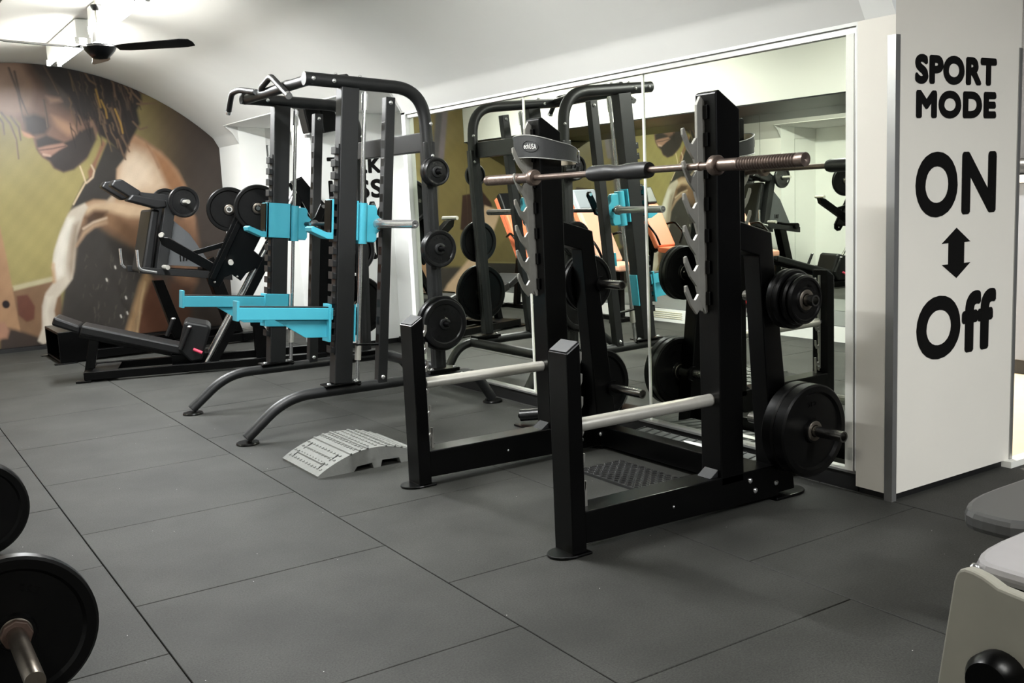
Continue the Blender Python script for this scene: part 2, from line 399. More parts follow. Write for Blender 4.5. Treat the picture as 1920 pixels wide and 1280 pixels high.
# ================================================================== MURAL (flat print: colours stored on a fine grid)
def S(c): c = np.array(c, float) / 255; return np.where(c <= .04045, c / 12.92, ((c + .055) / 1.055) ** 2.4)
def projpx(P):
    d = (P - CAM) @ M; return 960 + FPX * d[:, 0] / d[:, 1], 640 - FPX * d[:, 2] / d[:, 1]
def build_mural():
    x0, x1, nx, nz = -1.215, 3.055, 680, 430
    X = np.linspace(x0, x1, nx)
    top = np.array([min(vault(x) if x > -.19 else 2.088, 2.96) for x in X]) - .004
    top = np.where(X > 2.96, 2.05 + (3.055 - X) * .9, top)
    T = np.linspace(0, 1, nz); XX = np.repeat(X[None], nz, 0); ZZ = .03 + T[:, None] * (top[None] - .03)
    P = np.stack([XX.ravel(), np.full(XX.size, 7.0), ZZ.ravel()], -1)
    u, v = projpx(P); Pm = P.copy(); Pm[:, 0] = 6 - Pm[:, 0]; um, vm = projpx(Pm)
    C = np.zeros((len(P), 3))
    def lerp(a, b, t): t = np.clip(t, 0, 1)[:, None]; return a * (1 - t) + b * t
    C[:] = S((162, 150, 96))
    C = lerp(C, S((128, 112, 62)), (330 - v) / 260)
    C = lerp(C, S((104, 88, 62)), (u - 215) / 100); C = lerp(C, S((76, 64, 54)), (u - 290) / 70)
    C = lerp(C, S((70, 60, 54)), (u - 320) / 60)
    C = lerp(C, S((122, 108, 66)), (-10 - u) / 60)
    rng = np.random.RandomState(3)
    def sd(px, py, U, V):
        n = len(px); d = np.full(U.shape, 1e9); ins = np.zeros(U.shape, bool)
        for i in range(n):
            ax, ay, bx, by = px[i - 1], py[i - 1], px[i], py[i]; ex, ey = bx - ax, by - ay
            t = np.clip(((U - ax) * ex + (V - ay) * ey) / (ex * ex + ey * ey + 1e-9), 0, 1)
            d = np.minimum(d, np.hypot(U - ax - t * ex, V - ay - t * ey))
            c = ((ay > V) != (by > V)) & (U < (bx - ax) * (V - ay) / (by - ay + 1e-12) + ax); ins ^= c
        return np.where(ins, -d, d)
    def poly(pts, col, soft=3, a=1., space=0):
        nonlocal C
        U, V = (u, v) if space == 0 else (um, vm)
        pts = np.array(pts, float); D = sd(pts[:, 0], pts[:, 1], U, V)
        t = np.clip(.5 - D / (2 * soft), 0, 1) * a
        if space == 1: t = t * (X0 < .47)
        C = C * (1 - t[:, None]) + S(col) * t[:, None]
    def stroke(pts, w, col, soft=1.5, a=1., space=0):
        nonlocal C
        U, V = (u, v) if space == 0 else (um, vm)
        pts = np.array(pts, float); n = len(pts); ws = [w[min(i, len(w) - 1)] for i in range(n)] if isinstance(w, (list, tuple)) else [w] * n; D = np.full(U.shape, 1e9)
        for i in range(n - 1):
            (ax, ay), (bx, by) = pts[i], pts[i + 1]; ex, ey = bx - ax, by - ay
            t = np.clip(((U - ax) * ex + (V - ay) * ey) / (ex * ex + ey * ey + 1e-9), 0, 1)
            D = np.minimum(D, np.hypot(U - ax - t * ex, V - ay - t * ey) - (ws[i] * (1 - t) + ws[i + 1] * t))
        t = np.clip(.5 - D / (2 * soft), 0, 1) * a
        if space == 1: t = t * (X0 < .47)
        C = C * (1 - t[:, None]) + S(col) * t[:, None]
    X0 = P[:, 0]
    # gym props in the print, left edge
    poly([(20, 540), (60, 528), (112, 520), (118, 600), (80, 640), (60, 660), (0, 660), (0, 560)], (134, 104, 78), 2)
    poly([(24, 536), (112, 515), (112, 524), (26, 545)], (196, 186, 150), 2)
    poly([(31, 555), (52, 552), (66, 575), (64, 598), (50, 604), (34, 590)], (108, 66, 52), 2)
    poly([(-30, 380), (0, 425), (12, 480), (42, 640), (20, 640), (-40, 640)], (174, 136, 102), 1.5)
    poly([(0, 612), (30, 618), (100, 640), (110, 668), (0, 668)], (62, 52, 46), 4)
    poly([(-20, 605), (8, 604), (18, 620), (14, 634), (-20, 638)], (176, 132, 108), 3)
    stroke([(11, 570), (11.5, 571)], 7, (34, 26, 26), 1)
    # figure; coordinates below are in a 1.494x enlargement of the left part of the picture
    def K(p): return [(x / 1.494, 94 + y / 1.494) for x, y in p]
    def kp(p, c, soft=3, a=1.): poly(K(p), c, soft, a)
    def ks(p, w, c, soft=1.2, a=1.): stroke(K(p), w, c, soft, a)
    # whole body silhouette, dark
    kp([(235, 370), (325, 300), (372, 232), (402, 250), (452, 285), (500, 338), (527, 390), (548, 470), (558, 560), (552, 660), (548, 850), (160, 850), (168, 760), (185, 650), (160, 540), (205, 430)], (72, 66, 60), 3)
    # shoulder and upper back
    kp([(328, 300), (352, 285), (372, 232), (402, 250), (452, 285), (498, 336), (525, 390), (545, 470), (545, 520), (500, 450), (430, 425), (345, 405), (322, 385)], (178, 138, 106), 4)
    kp([(335, 305), (372, 270), (410, 285), (452, 330), (470, 380), (430, 405), (350, 398), (326, 380)], (216, 190, 162), 9)
    kp([(345, 310), (380, 295), (420, 330), (420, 370), (370, 385), (340, 370)], (236, 216, 192), 10, .8)
    kp([(432, 285), (470, 310), (510, 370), (530, 420), (500, 430), (470, 380), (446, 330)], (164, 118, 82), 6)
    ks([(410, 262), (432, 300), (446, 330)], 1.2, (150, 108, 78), 2, .7)
    # chest and upper arm
    kp([(205, 445), (240, 418), (300, 408), (350, 412), (430, 425), (480, 440), (500, 480), (470, 560), (420, 560), (360, 548), (300, 520), (262, 480), (235, 520), (205, 560)], (150, 116, 88), 6)
    kp([(232, 440), (262, 424), (310, 420), (360, 428), (420, 440), (430, 468), (360, 470), (310, 452), (268, 446), (244, 462)], (206, 178, 146), 6)
    kp([(330, 470), (420, 480), (470, 500), (460, 560), (380, 560), (330, 520)], (118, 88, 64), 12)
    kp([(240, 468), (262, 450), (300, 452), (292, 470), (266, 482), (246, 500)], (84, 62, 46), 5)
    kp([(200, 520), (250, 488), (300, 505), (380, 560), (420, 600), (400, 700), (385, 800), (160, 830), (180, 690), (205, 630)], (62, 58, 54), 12)
    kp([(292, 405), (312, 392), (330, 398), (318, 425), (300, 428)], (196, 176, 152), 4, .8)
    # light left arm
    kp([(214, 428), (236, 424), (246, 440), (232, 470), (216, 520), (212, 560), (208, 610), (203, 640), (186, 664), (160, 694), (152, 730), (158, 764), (148, 786), (138, 815), (122, 824), (106, 814), (118, 780), (118, 716), (128, 680), (152, 648), (146, 610), (150, 570), (166, 520), (190, 460)], (208, 196, 178), 2.2)
    kp([(190, 470), (206, 470), (190, 530), (180, 590), (178, 630), (162, 640), (150, 610), (156, 560), (172, 510)], (232, 226, 212), 5)
    kp([(206, 490), (222, 480), (214, 560), (206, 620), (196, 640), (190, 600), (196, 540)], (150, 132, 112), 5, .8)
    ks([(296, 482), (262, 492), (236, 512), (214, 548)], [4, 4, 4, 2], (178, 148, 120), 3)
    ks([(298, 470), (262, 482), (234, 500)], [2, 2, 2], (214, 190, 164), 2)
    ks([(152, 648), (150, 620), (149, 600)], 3, (196, 150, 106), 3, .7)
    kp([(128, 690), (146, 690), (136, 730), (140, 770), (128, 790), (124, 740)], (228, 218, 202), 4, .8)
    # lower back, hip and leg
    kp([(480, 470), (545, 470), (558, 560), (552, 650), (520, 700), (490, 640), (470, 560)], (146, 108, 82), 7)
    kp([(500, 500), (540, 540), (545, 620), (520, 640), (500, 580)], (172, 132, 102), 8, .7)
    kp([(380, 800), (392, 700), (420, 640), (450, 640), (478, 700), (476, 800)], (112, 74, 56), 6)
    kp([(352, 790), (372, 720), (392, 650), (410, 610), (424, 640), (404, 690), (392, 740), (382, 795)], (176, 142, 104), 5)
    ks([(384, 790), (396, 700), (406, 650)], 1.6, (216, 184, 140), 2.5)
    kp([(470, 640), (540, 660), (535, 780), (480, 790)], (96, 66, 50), 8)
    for k in range(60):
        a, b = rng.uniform(230, 400), rng.uniform(560, 780); l = rng.uniform(6, 20)
        ks([(a, b), (a + rng.uniform(-5, 5), b + l)], .5, (120, 112, 100), .8, .45)
    for a, b in ((352, 690), (338, 742), (356, 733), (322, 605), (298, 640)): ks([(a, b), (a + 2, b + 6)], 1.1, (232, 226, 214), .8)
    # neck
    kp([(262, 345), (282, 300), (300, 255), (345, 285), (352, 300), (326, 332), (324, 396), (300, 420), (262, 416), (200, 446), (214, 415), (240, 372)], (60, 56, 52), 2.5)
    kp([(246, 340), (268, 300), (288, 250), (296, 262), (276, 306), (262, 345), (250, 368)], (146, 106, 82), 2.5)
    ks([(224, 325), (234, 352), (240, 370), (222, 402), (206, 432)], 1.3, (228, 204, 170), .9)
    ks([(256, 322), (264, 338), (260, 356), (242, 372)], 1.5, (218, 194, 166), 1)
    # head
    kp([(-60, 30), (60, 32), (200, 50), (280, 110), (285, 200), (262, 262), (240, 308), (205, 334), (178, 342), (152, 332), (138, 312), (118, 300), (106, 284), (98, 268), (92, 244), (70, 240), (60, 226), (56, 206), (40, 190), (0, 176), (-60, 150)], (138, 106, 90), 2)
    kp([(-60, 30), (60, 36), (96, 100), (90, 160), (40, 185), (0, 174), (-60, 150)], (176, 142, 122), 8)
    kp([(100, 60), (200, 60), (250, 120), (240, 190), (180, 170), (130, 130)], (86, 74, 70), 12)
    kp([(66, 186), (96, 178), (128, 188), (140, 214), (128, 236), (92, 240), (72, 226)], (54, 45, 43), 5)
    kp([(128, 128), (168, 134), (174, 144), (140, 148)], (196, 158, 134), 4, .8)
    kp([(144, 182), (176, 196), (206, 214), (214, 236), (190, 238), (160, 214)], (190, 148, 118), 6)
    kp([(60, 226), (84, 236), (96, 244), (80, 246), (66, 240)], (206, 154, 118), 2)
    kp([(100, 250), (130, 238), (180, 258), (206, 248), (222, 226), (262, 214), (270, 250), (246, 300), (208, 334), (178, 342), (152, 330), (140, 312), (118, 296), (104, 278)], (58, 50, 47), 3)
    kp([(106, 274), (128, 268), (176, 260), (188, 268), (166, 280), (144, 296), (124, 298), (112, 286)], (172, 132, 114), 2)
    ks([(112, 280), (146, 276), (184, 268)], .9, (70, 50, 46), 1)
    ks([(122, 292), (140, 296)], 1.6, (216, 180, 160), 2)
    # hair mass
    kp([(70, 22), (160, 30), (260, 52), (345, 76), (392, 104), (398, 140), (384, 168), (392, 206), (376, 236), (360, 262), (352, 296), (330, 280), (300, 252), (276, 236), (262, 196), (236, 196), (214, 170), (196, 132), (160, 96), (110, 66)], (44, 37, 36), 3)
    kp([(60, 24), (110, 30), (150, 90), (170, 130), (120, 90), (80, 60)], (96, 82, 76), 8, .6)
    for a in range(95):
        x_ = rng.uniform(190, 385); y_ = rng.uniform(50, 215); L_ = rng.uniform(20, 80); dx = rng.uniform(.1, .45) * L_; wv = rng.uniform(-4, 4)
        if x_ + dx > 405: continue
        c = [(104, 84, 70), (74, 58, 50), (128, 102, 78), (60, 48, 44), (34, 29, 28)][rng.randint(5)]
        ks([(x_, y_), (x_ + dx * .35 + wv, y_ + L_ * .33), (x_ + dx * .7 - wv * .5, y_ + L_ * .66), (x_ + dx, y_ + L_)], [1.0, 1.2, 1.1, .7], c, .9, .85)
    for p in ([(283, 140), (296, 168), (300, 190)], [(322, 165), (338, 205), (344, 232)], [(268, 110), (282, 160)]): ks(p, 1.5, (176, 138, 62), 1)
    for p in ([(352, 84), (372, 120), (400, 150), (438, 148)], [(376, 92), (392, 118), (412, 124)], [(372, 200), (392, 222), (412, 216)], [(340, 240), (352, 262), (362, 284)], [(330, 250), (344, 290), (352, 306)], [(384, 150), (398, 152), (412, 150)], [(300, 60), (318, 96), (322, 130)], [(236, 60), (250, 84), (268, 96)]):
        ks(p, 1.7, (116, 92, 74), .9)
    # locks in front of the forehead
    for p in ([(-10, 180), (8, 204), (12, 236)], [(4, 176), (28, 206), (46, 250), (52, 304)], [(30, 186), (52, 216), (58, 252)], [(24, 50), (50, 120), (66, 200)], [(124, 44), (150, 90), (166, 122)], [(122, 140), (130, 180), (134, 216)], [(40, 60), (56, 130), (78, 182)], [(-20, 210), (-6, 250)]):
        ks(p, [2.2, 2.0, 1.2], (82, 66, 60), 1)
        ks([(x - 2, y) for x, y in p], .5, (176, 148, 126), .8, .6)
    # part of the print only seen by reflection (x below .47): mapped through the mirror
    poly([(766, 560), (766, 470), (830, 500), (1010, 500), (1010, 640), (766, 640)], (62, 56, 50), 3, 1, 1)
    poly([(774, 270), (799, 262), (806, 330), (804, 403), (766, 404), (770, 330)], (158, 122, 92), 1.5, 1, 1)
    stroke([(791, 382), (791.5, 382.5)], 5, (40, 28, 28), 1, 1, 1)
    poly([(766, 404), (806, 402), (800, 420), (766, 452)], (44, 42, 42), 1, 1, 1)
    poly([(766, 452), (800, 430), (806, 540), (770, 560)], (132, 100, 82), 3, 1, 1)
    stroke([(826, 205), (818, 300), (812, 380), (806, 480)], [8, 7, 9, 14], (84, 80, 82), 3, 1, 1)
    stroke([(836, 205), (828, 300)], 5, (118, 108, 112), 2, 1, 1)
    poly([(868, 366), (905, 358), (922, 380), (928, 410), (910, 440), (864, 430)], (58, 38, 32), 1.5, 1, 1)
    poly([(910, 385), (940, 395), (934, 412), (920, 452), (902, 470), (896, 430)], (204, 172, 140), 2, 1, 1)
    stroke([(905, 460), (888, 492), (850, 540), (832, 570)], [8, 10, 12, 10], (196, 166, 136), 3, 1, 1)
    poly([(905, 490), (1060, 494), (1060, 570), (905, 570)], (56, 52, 46), 2, 1, 1)
    stroke([(905, 491), (1060, 494)], 1.2, (150, 138, 90), 1, 1, 1)
    Cg = C.reshape(nz, nx, 3)
    for _ in range(1):
        Cp = np.pad(Cg, ((1, 1), (1, 1), (0, 0)), 'edge'); Cg = (Cp[:-2, 1:-1] + Cp[2:, 1:-1] + Cp[1:-1, :-2] + Cp[1:-1, 2:] + 2 * Cg) / 6
    C = Cg.reshape(-1, 3).copy(); C *= .59
    C *= (1 + sum(a * np.sin(X0 * f1 + ZZ.ravel() * f2 + p_) for a, f1, f2, p_ in ((.04, 3, 5, 0), (.03, 9, -7, 1), (.03, 21, 17, 2), (.02, 47, -39, 4))))[:, None]
    mo = (ZZ.ravel() < .05); C[mo] = S((20, 18, 17))
    C *= (1 + (rng.rand(len(C)) - .5)[:, None] * .05)
    idx = np.arange(nx * nz).reshape(nz, nx)
    F = np.stack([idx[:-1, :-1], idx[:-1, 1:], idx[1:, 1:], idx[1:, :-1]], -1).reshape(-1, 4)
    n0 = len(P); B = np.array([[x0, 7.018, .03], [x1, 7.018, .03]])
    org = Vector(((x0 + x1) / 2, 7.0, .03))
    me = bpy.data.meshes.new('wall_mural')
    V = P.copy(); V -= np.array(org)
    # thin board: rim going back to the wall
    rim = np.concatenate([idx[0, :], idx[1:, -1], idx[-1, -2::-1], idx[-2:0:-1, 0]])
    Vr = V[rim].copy(); Vr[:, 1] += .018; allV = np.vstack([V, Vr]); m = len(rim); k0 = n0
    RF = [(int(rim[i]), k0 + i, k0 + (i + 1) % m, int(rim[(i + 1) % m])) for i in range(m)]
    me.from_pydata([tuple(p) for p in allV], [], [tuple(map(int, q)) for q in F] + RF)
    ca = me.color_attributes.new('print', 'FLOAT_COLOR', 'POINT')
    cc = np.ones((len(allV), 4)); cc[:n0, :3] = np.clip(C, 0, 1); cc[n0:, :3] = .02
    ca.data.foreach_set('color', cc.ravel())
    mt = bpy.data.materials.new('mural_print'); mt.use_nodes = True; nt = mt.node_tree; b = nt.nodes['Principled BSDF']
    at = nt.nodes.new('ShaderNodeVertexColor'); at.layer_name = 'print'; nt.links.new(at.outputs[0], b.inputs['Base Color'])
    b.inputs['Roughness'].default_value = .35; b.inputs['Specular IOR Level'].default_value = .35
    me.materials.append(mt)
    o = bpy.data.objects.new('wall_mural', me); o.location = org; SC.collection.objects.link(o)
    tag(o, 'arched photo mural of a shirtless athlete with dreadlocks on the far wall', 'mural')
build_mural()

# ================================================================== WEIGHT PLATES
PCACHE = {}
def plate_proto(r, t, style):
    key = (round(r, 3), round(t, 3), style)
    if key in PCACHE: return PCACHE[key]
    h = t / 2
    if style == 'bumper': prof = [(.027, -h), (.052, -h), (.057, -h * .55), (.80 * r, -h * .55), (.845 * r, -h), (r - .008, -h), (r, -h + .008), (r, h - .008), (r - .008, h), (.845 * r, h), (.80 * r, h * .55), (.057, h * .55), (.052, h), (.027, h), (.027, -h)]
    else: prof = [(.020, -h), (.036, -h), (.040, -h * .5), (.76 * r, -h * .4), (.80 * r, -h * .9), (.86 * r, -h), (r - .006, -h), (r, -h + .006), (r, h - .006), (r - .006, h), (.86 * r, h), (.80 * r, h * .9), (.76 * r, h * .4), (.040, h * .5), (.036, h), (.020, h), (.020, -h)]
    me = bpy.data.meshes.new('weight_plate'); mb = MB().lathe(prof, (0, 0, 0), 'y', 56)
    me.from_pydata(mb.v, [], mb.f); me.polygons.foreach_set('use_smooth', [True] * len(mb.f))
    bm = bmesh.new(); bm.from_mesh(me); bmesh.ops.recalc_face_normals(bm, faces=bm.faces); bm.to_mesh(me); bm.free()
    me.set_sharp_from_angle(angle=math.radians(35)); me.materials.append(RUB if style == 'bumper' else IRON)
    def sub(name, mb, m):
        q = bpy.data.meshes.new(name); q.from_pydata(mb.v, [], mb.f); q.polygons.foreach_set('use_smooth', mb.sm)
        bm = bmesh.new(); bm.from_mesh(q); bmesh.ops.recalc_face_normals(bm, faces=bm.faces); bm.to_mesh(q); bm.free(); q.materials.append(m); return q
    ri = .027 if style == 'bumper' else .020
    hub = sub('hub', MB().lathe([(ri, -h - .001), (ri + .016, -h - .001), (ri + .018, -h + .001), (ri + .018, h - .001), (ri + .016, h + .001), (ri, h + .001), (ri, -h - .001)], (0, 0, 0), 'y', 32), GRY if style != 'bumper' else mat('hub_steel', (92, 86, 78), .4, .8))
    # raised casting marks, too worn to read
    mb = MB(); rs = random.Random(int(r * 1000))
    for sgn in (-1, 1):
        if style == 'bumper': arcs = [(60, 3)] 
        else: arcs = [(40, 6), (205, 6)]
        for a0, n in arcs:
            for k in range(n):
                a = math.radians(a0 + k * (16 if style != 'bumper' else 9)); rr = r * .58; c, s = math.cos(a), math.sin(a)
                y = sgn * h * (.42 if style != 'bumper' else .56); e = .045 * r; w = .03 * r * rs.choice([1, .8, 1.2]); th = .01 * r + .001
                for (a1, b1, a2, b2) in [(-w, -e, -w + th * 1.6, e), (-w, e - th * 1.6, w, e)] + ([(w - th, -e, w, e)] if rs.random() > .5 else [(-w, -e, w, -e + th)]):
                    q = []
                    for yy in (y - sgn * .001, y + sgn * .002):
                        for (p, z) in ((a1, b1), (a2, b1), (a2, b2), (a1, b2)): q.append(((rr + z) * c - p * s, yy, (rr + z) * s + p * c))
                    mb.add(q, [(0, 1, 2, 3), (4, 7, 6, 5), (0, 4, 5, 1), (1, 5, 6, 2), (2, 6, 7, 3), (3, 7, 4, 0)])
    mk = sub('raised_mark', mb, IRON if style != 'bumper' else RUB)
    PCACHE[key] = (me, hub, mk); return PCACHE[key]
def plate(c, r, t, style, label, group=None, rz=0., spin=0., tilt=0.):
    me, hub, mk = plate_proto(r, t, style)
    o = bpy.data.objects.new('weight_plate', me); SC.collection.objects.link(o); o.location = c
    o.rotation_euler = (tilt, spin, rz)
    tag(o, label, 'weight plate', group)
    for n, q in (('hub', hub), ('raised_mark', mk)):
        k = bpy.data.objects.new(n, q); SC.collection.objects.link(k); k.parent = o
    return o

# ================================================================== SQUAT RACK
def squat_rack():
    R = root('squat_rack', 'big black half rack with steel hook plates and silver bars, before the mirror', 'rack', (2.1, -.93, 0))
    for k, y0 in enumerate((-1.62, -.37)):
        y1 = y0 + .12; ym = y0 + .06; s = 'near' if k == 0 else 'far'
        MB().prism([(1.485, .012), (1.552, .012), (1.552, .835), (1.487, .795)], y0, y1).build('front_post', BLK, R, .004)
        MB().prism([(1.491, .7975), (1.548, .832), (1.547, .838), (1.489, .803)], y0 + .006, y1 - .006).build('post_cap', GRY, R, .002)
        MB().prism([(2.272, .13), (2.405, .13), (2.405, 1.70), (2.29, 1.775), (2.272, 1.765)], y0, y1).build('upright', BLK, R, .005)
        MB().prism([(1.55, .045), (2.62, .022), (2.62, .165), (1.55, .175)], y0, y1).build('base_beam', BLK, R, .004)
        MB().prism([(2.404, 1.245), (2.60, 1.185), (2.735, .03), (2.60, .03), (2.525, 1.09), (2.404, 1.125)], y0 + .012, y1 - .012).build('rear_post', BLK, R, .005)
        # feet
        mb = MB(); n = 14
        pts = [(1.50 + .085 * math.cos(a), ym + .068 * math.sin(a)) for a in [PI / 2 + PI * i / n for i in range(n + 1)]] + [(1.575, y0 - .006), (1.575, y1 + .006)]
        mb.prism(pts, 0, .012, axis='z'); mb.build('foot', BLK, R, .004)
        mb = MB(); pts = [(2.74 + .085 * math.cos(a), ym + .068 * math.sin(a)) for a in [-PI / 2 + PI * i / n for i in range(n + 1)]] + [(2.60, y1 + .006), (2.60, y0 - .006)]
        mb.prism(pts, 0, .014, axis='z'); mb.build('foot', BLK, R, .004)
        # weld gusset at upright
        MB().prism([(2.225, .168), (2.272, .168), (2.272, .20)], y0 + .02, y1 - .02).build('gusset', GRY, R, .002)
        # silver safety bar
        b = MB().tube([(1.575, ym, .502), (2.272, ym, .497)], .0265, 24).build('safety_bar', STL, R)
        MB().tube([(1.553, ym, .502), (1.578, ym, .502)], .017, 16).build('end_pin', CHR, b)
        # upright hook plate (five hooks, opening towards the lifter)
        hp = []
        mb = MB(); yh = ym + .012
        mb.prism([(2.224, .93), (2.262, .865), (2.272, .87), (2.272, 1.735), (2.250, 1.755), (2.230, 1.72)], yh - .007, yh + .007)
        for zt in (.985, 1.105, 1.232, 1.362, 1.492, 1.622):
            mb.prism([(2.151, zt + .004), (2.161, zt + .008), (2.188, zt - .052), (2.204, zt - .058), (2.222, zt - .035), (2.240, zt - .028),
                      (2.246, zt - .21 if zt > 1 else zt - .11), (2.228, zt - .17 if zt > 1 else zt - .10), (2.212, zt - .118), (2.180, zt - .078), (2.152, zt - .02)], yh - .0065, yh + .0065)
        h = mb.build('hook_plate', GALV, R, .0015)
        for zz in (.93, 1.06, 1.19, 1.32, 1.45, 1.58, 1.69):
            MB().box(2.262, 2.272, yh - .03, yh - .006, zz - .028, zz + .028).build('hook_bracket', BLK, h, .002)
        # low hook plate on front post
        mb = MB(); yh = ym
        mb.prism([(1.552, .20), (1.566, .20), (1.566, .80), (1.552, .80)], yh - .006, yh + .006)
        for zt in (.275, .385, .50, .61, .70, .785):
            mb.prism([(1.566, zt - .05), (1.585, zt - .055), (1.598, zt - .03), (1.600, zt), (1.592, zt + .002), (1.588, zt - .025), (1.578, zt - .036), (1.566, zt - .03)], yh - .006, yh + .006)
            mb.prism([(1.566, zt - .03), (1.572, zt - .034), (1.569, zt - .085), (1.562, zt - .09)], yh - .006, yh + .006)
        mb.prism([(1.59, .15), (1.603, .15), (1.603, .275), (1.592, .275)], yh - .006, yh + .006)
        h = mb.build('hook_plate', GALV, R, .001)
        for zt in (.275, .50, .70): MB().sphere((1.571, yh - .008, zt - .06), .006).build('bolt', CHR, h)
        # plate pegs
        # plate pegs run through the rear post: long outer end for the plates, short open inner end
        for (px, pz, lo, li) in ((2.645, .90, .185, .165 if k else .09), (2.70, .325, .285, .24 if k else .12)):
            o_ = -1 if k == 0 else 1; yo = (y0 if k == 0 else y1) + o_ * lo; yi = (y1 if k == 0 else y0) - o_ * li
            pg = MB().tube([(px, yi, pz), (px, yo, pz)], .024, 24, caps=False)
            for ye, sg in ((yo, o_), (yi, -o_)): pg.lathe([(.0235, 0), (.024, 0), (.024, sg * .001), (.017, sg * .001), (.016, -sg * .03), (1e-4, -sg * .03)], (px, ye, pz), 'y', 24)
            pg.build('storage_peg', PEG, R)
            for yf in (y0 + .004, y1 - .004): MB().tube([(px, yf - .010, pz), (px, yf + .010, pz)], .042, 24).build('peg_collar', BLK, R)
        for p in ((2.47, .075), (2.44, .125), (2.60, .085)): bolt((p[0], y0, p[1]), '-y', R, .012)
        bolt((2.0, y0, .1), '-y', R, .006)
    MB().box(2.60, 2.69, -1.50, -.37, .022, .128).build('cross_beam', BLK, R, .004)
    return R
squat_rack()
GP = 'plates stored on the squat rack pegs'
plate((2.70, -1.660, .325), .203, .062, 'bumper', 'inner large bumper plate low on the near rear post of the squat rack', GP, spin=.3)
plate((2.70, -1.724, .325), .203, .062, 'bumper', 'large bumper plate facing the camera low on the near rear post, chrome peg through it', GP, spin=-.4)
plate((2.645, -1.655, .90), .128, .028, 'bumper', 'innermost plate of the upper stack on the near rear post of the rack', GP)
plate((2.645, -1.685, .90), .128, .028, 'bumper', 'second plate of the upper stack on the near rear post of the rack', GP)
plate((2.645, -1.716, .90), .110, .030, 'bumper', 'smaller third plate of the upper stack on the near rear post of the rack', GP)
plate((2.645, -1.746, .90), .104, .024, 'bumper', 'outermost smallest plate of the upper stack on the near rear post of the rack', GP)
plate((2.645, -.243, .90), .158, .034, 'bumper', 'upper plate nearest the far rear post of the rack, behind the post', GP)
plate((2.645, -.208, .90), .158, .034, 'bumper', 'second upper plate behind the far rear post of the rack, farther from the post', GP)
plate((2.70, -.235, .325), .203, .048, 'bumper', 'large lower plate touching the far rear post of the rack, behind the post', GP)
plate((2.70, -.184, .325), .203, .05, 'bumper', 'outermost large lower plate behind the far rear post of the rack', GP)
# ------------------------------------------------------------------ barbell with neck pad
B = root('barbell', 'rusty brown olympic barbell with black neck pad resting in the squat rack hooks', 'barbell', (2.17, -1.1, 1.455))
bx, bz = 2.183, 1.472
MB().tube([(bx, -.45, bz), (bx, -1.69, bz)], .0145, 20).build('bar', RUST, B)
for (a, b) in ((-.44, .0), (-1.70, -2.155)):
    d = 1 if b > a else -1
    mb = MB().lathe([(1e-4, 0)] + [(.024, 0), (.0245, .12 * d)] + [(.0245 + (.0022 if i % 2 else -.0012), (.13 + i * .0068) * d) for i in range(int((abs(b - a) - .15) / .0068))] + [(.0255, abs(b - a) * d), (.012, abs(b - a) * d), (1e-4, (abs(b - a) - .004) * d)], (bx, a, bz), 'y', 28)
    mb.build('sleeve', RUST, B)
    mb = MB().lathe([(.0145, 0), (.036, 0), (.040, .006 * d), (.040, .032 * d), (.036, .038 * d), (.02, .038 * d)], (bx, a - .012 * d, bz), 'y', 32); mb.build('collar', RUST, B)
MB().lathe([(.0145, 0), (.019, .003), (.019, .012), (.0145, .015)], (bx, -1.625, bz), 'y', 20).build('ring', RUST, B)
MB().lathe([(.015, 0), (.031, 0), (.036, -.02), (.036, -.14), (.030, -.175), (.029, -.20), (.031, -.235), (.036, -.27), (.036, -.385), (.033, -.41), (.015, -.41)], (bx, -.90, bz), 'y', 32).build('neck_pad', PADM, B)
# ------------------------------------------------------------------ lifting belt on the far upright
BT = root('lifting_belt', 'black leather lifting belt looped around the top of the far upright', 'belt', (2.335, -.31, 1.52))
def belt_band(r_add, hs, name, m, cut=None, th=.006):
    n = 48; mb = MB(); V = []; cx, cy = 2.355, -.30
    for i in range(n + 1):
        t = PI * 1.02 + 2 * PI * i / n
        c, s = math.cos(t), math.sin(t); ex = .155 + r_add; ey = .150 + r_add
        x = cx + ex * math.copysign(abs(c) ** .8, c); y = cy + ey * math.copysign(abs(s) ** .8, s)
        front = max(0, math.cos(t - PI * 1.22)); hh = (.030 + .026 * (1 - c) / 2) * hs; zc = 1.632 - .070 * (c + 1) / 2
        V.append((x, y, zc, hh, c, s))
    vs = []
    for (x, y, zc, hh, c, s) in V:
        vs += [(x, y, zc - hh), (x, y, zc + hh), (x - c * th, y - s * th, zc - hh), (x - c * th, y - s * th, zc + hh)]
    fs = []
    for i in range(n):
        a, b = 4 * i, 4 * i + 4; fs += [(a, b, b + 1, a + 1), (a + 2, a + 3, b + 3, b + 2), (a + 1, b + 1, b + 3, a + 3), (a, a + 2, b + 2, b)]
    mb.add(vs, fs, True); return mb.build(name, m, BT)
belt_band(0, 1, 'band', BELTM); belt_band(-.0062, .96, 'lining', SUEDE, th=.002)
def beltpt(u, v, d):
    t = PI * 1.02 + 2 * PI * u; c, s = math.cos(t), math.sin(t); e = d + .0008
    return (2.355 + (.155 + e) * math.copysign(abs(c) ** .8, c), -.30 + (.150 + e) * math.copysign(abs(s) ** .8, s), 1.632 - .070 * (c + 1) / 2 + v)
for sg in (-1, 1):
    mb = MB(); pts = []
    for i in range(40):
        u = i / 39; t = PI * 1.02 + 2 * PI * u; fr = max(0, math.cos(t - PI * 1.22)); pts.append(beltpt(u, sg * (.030 + .026 * (1 - math.cos(t)) / 2), 0))
    mb.tube(pts, .0028, 6); mb.build('edge_piping', STITCH, BT)
text_mesh('lettering', 'echUSA', mat('silver_print', (205, 205, 200), .5), BT, (.015, .098, -.012, .014), lambda u, v, d: beltpt(u, v, d + .001), 0, .001)
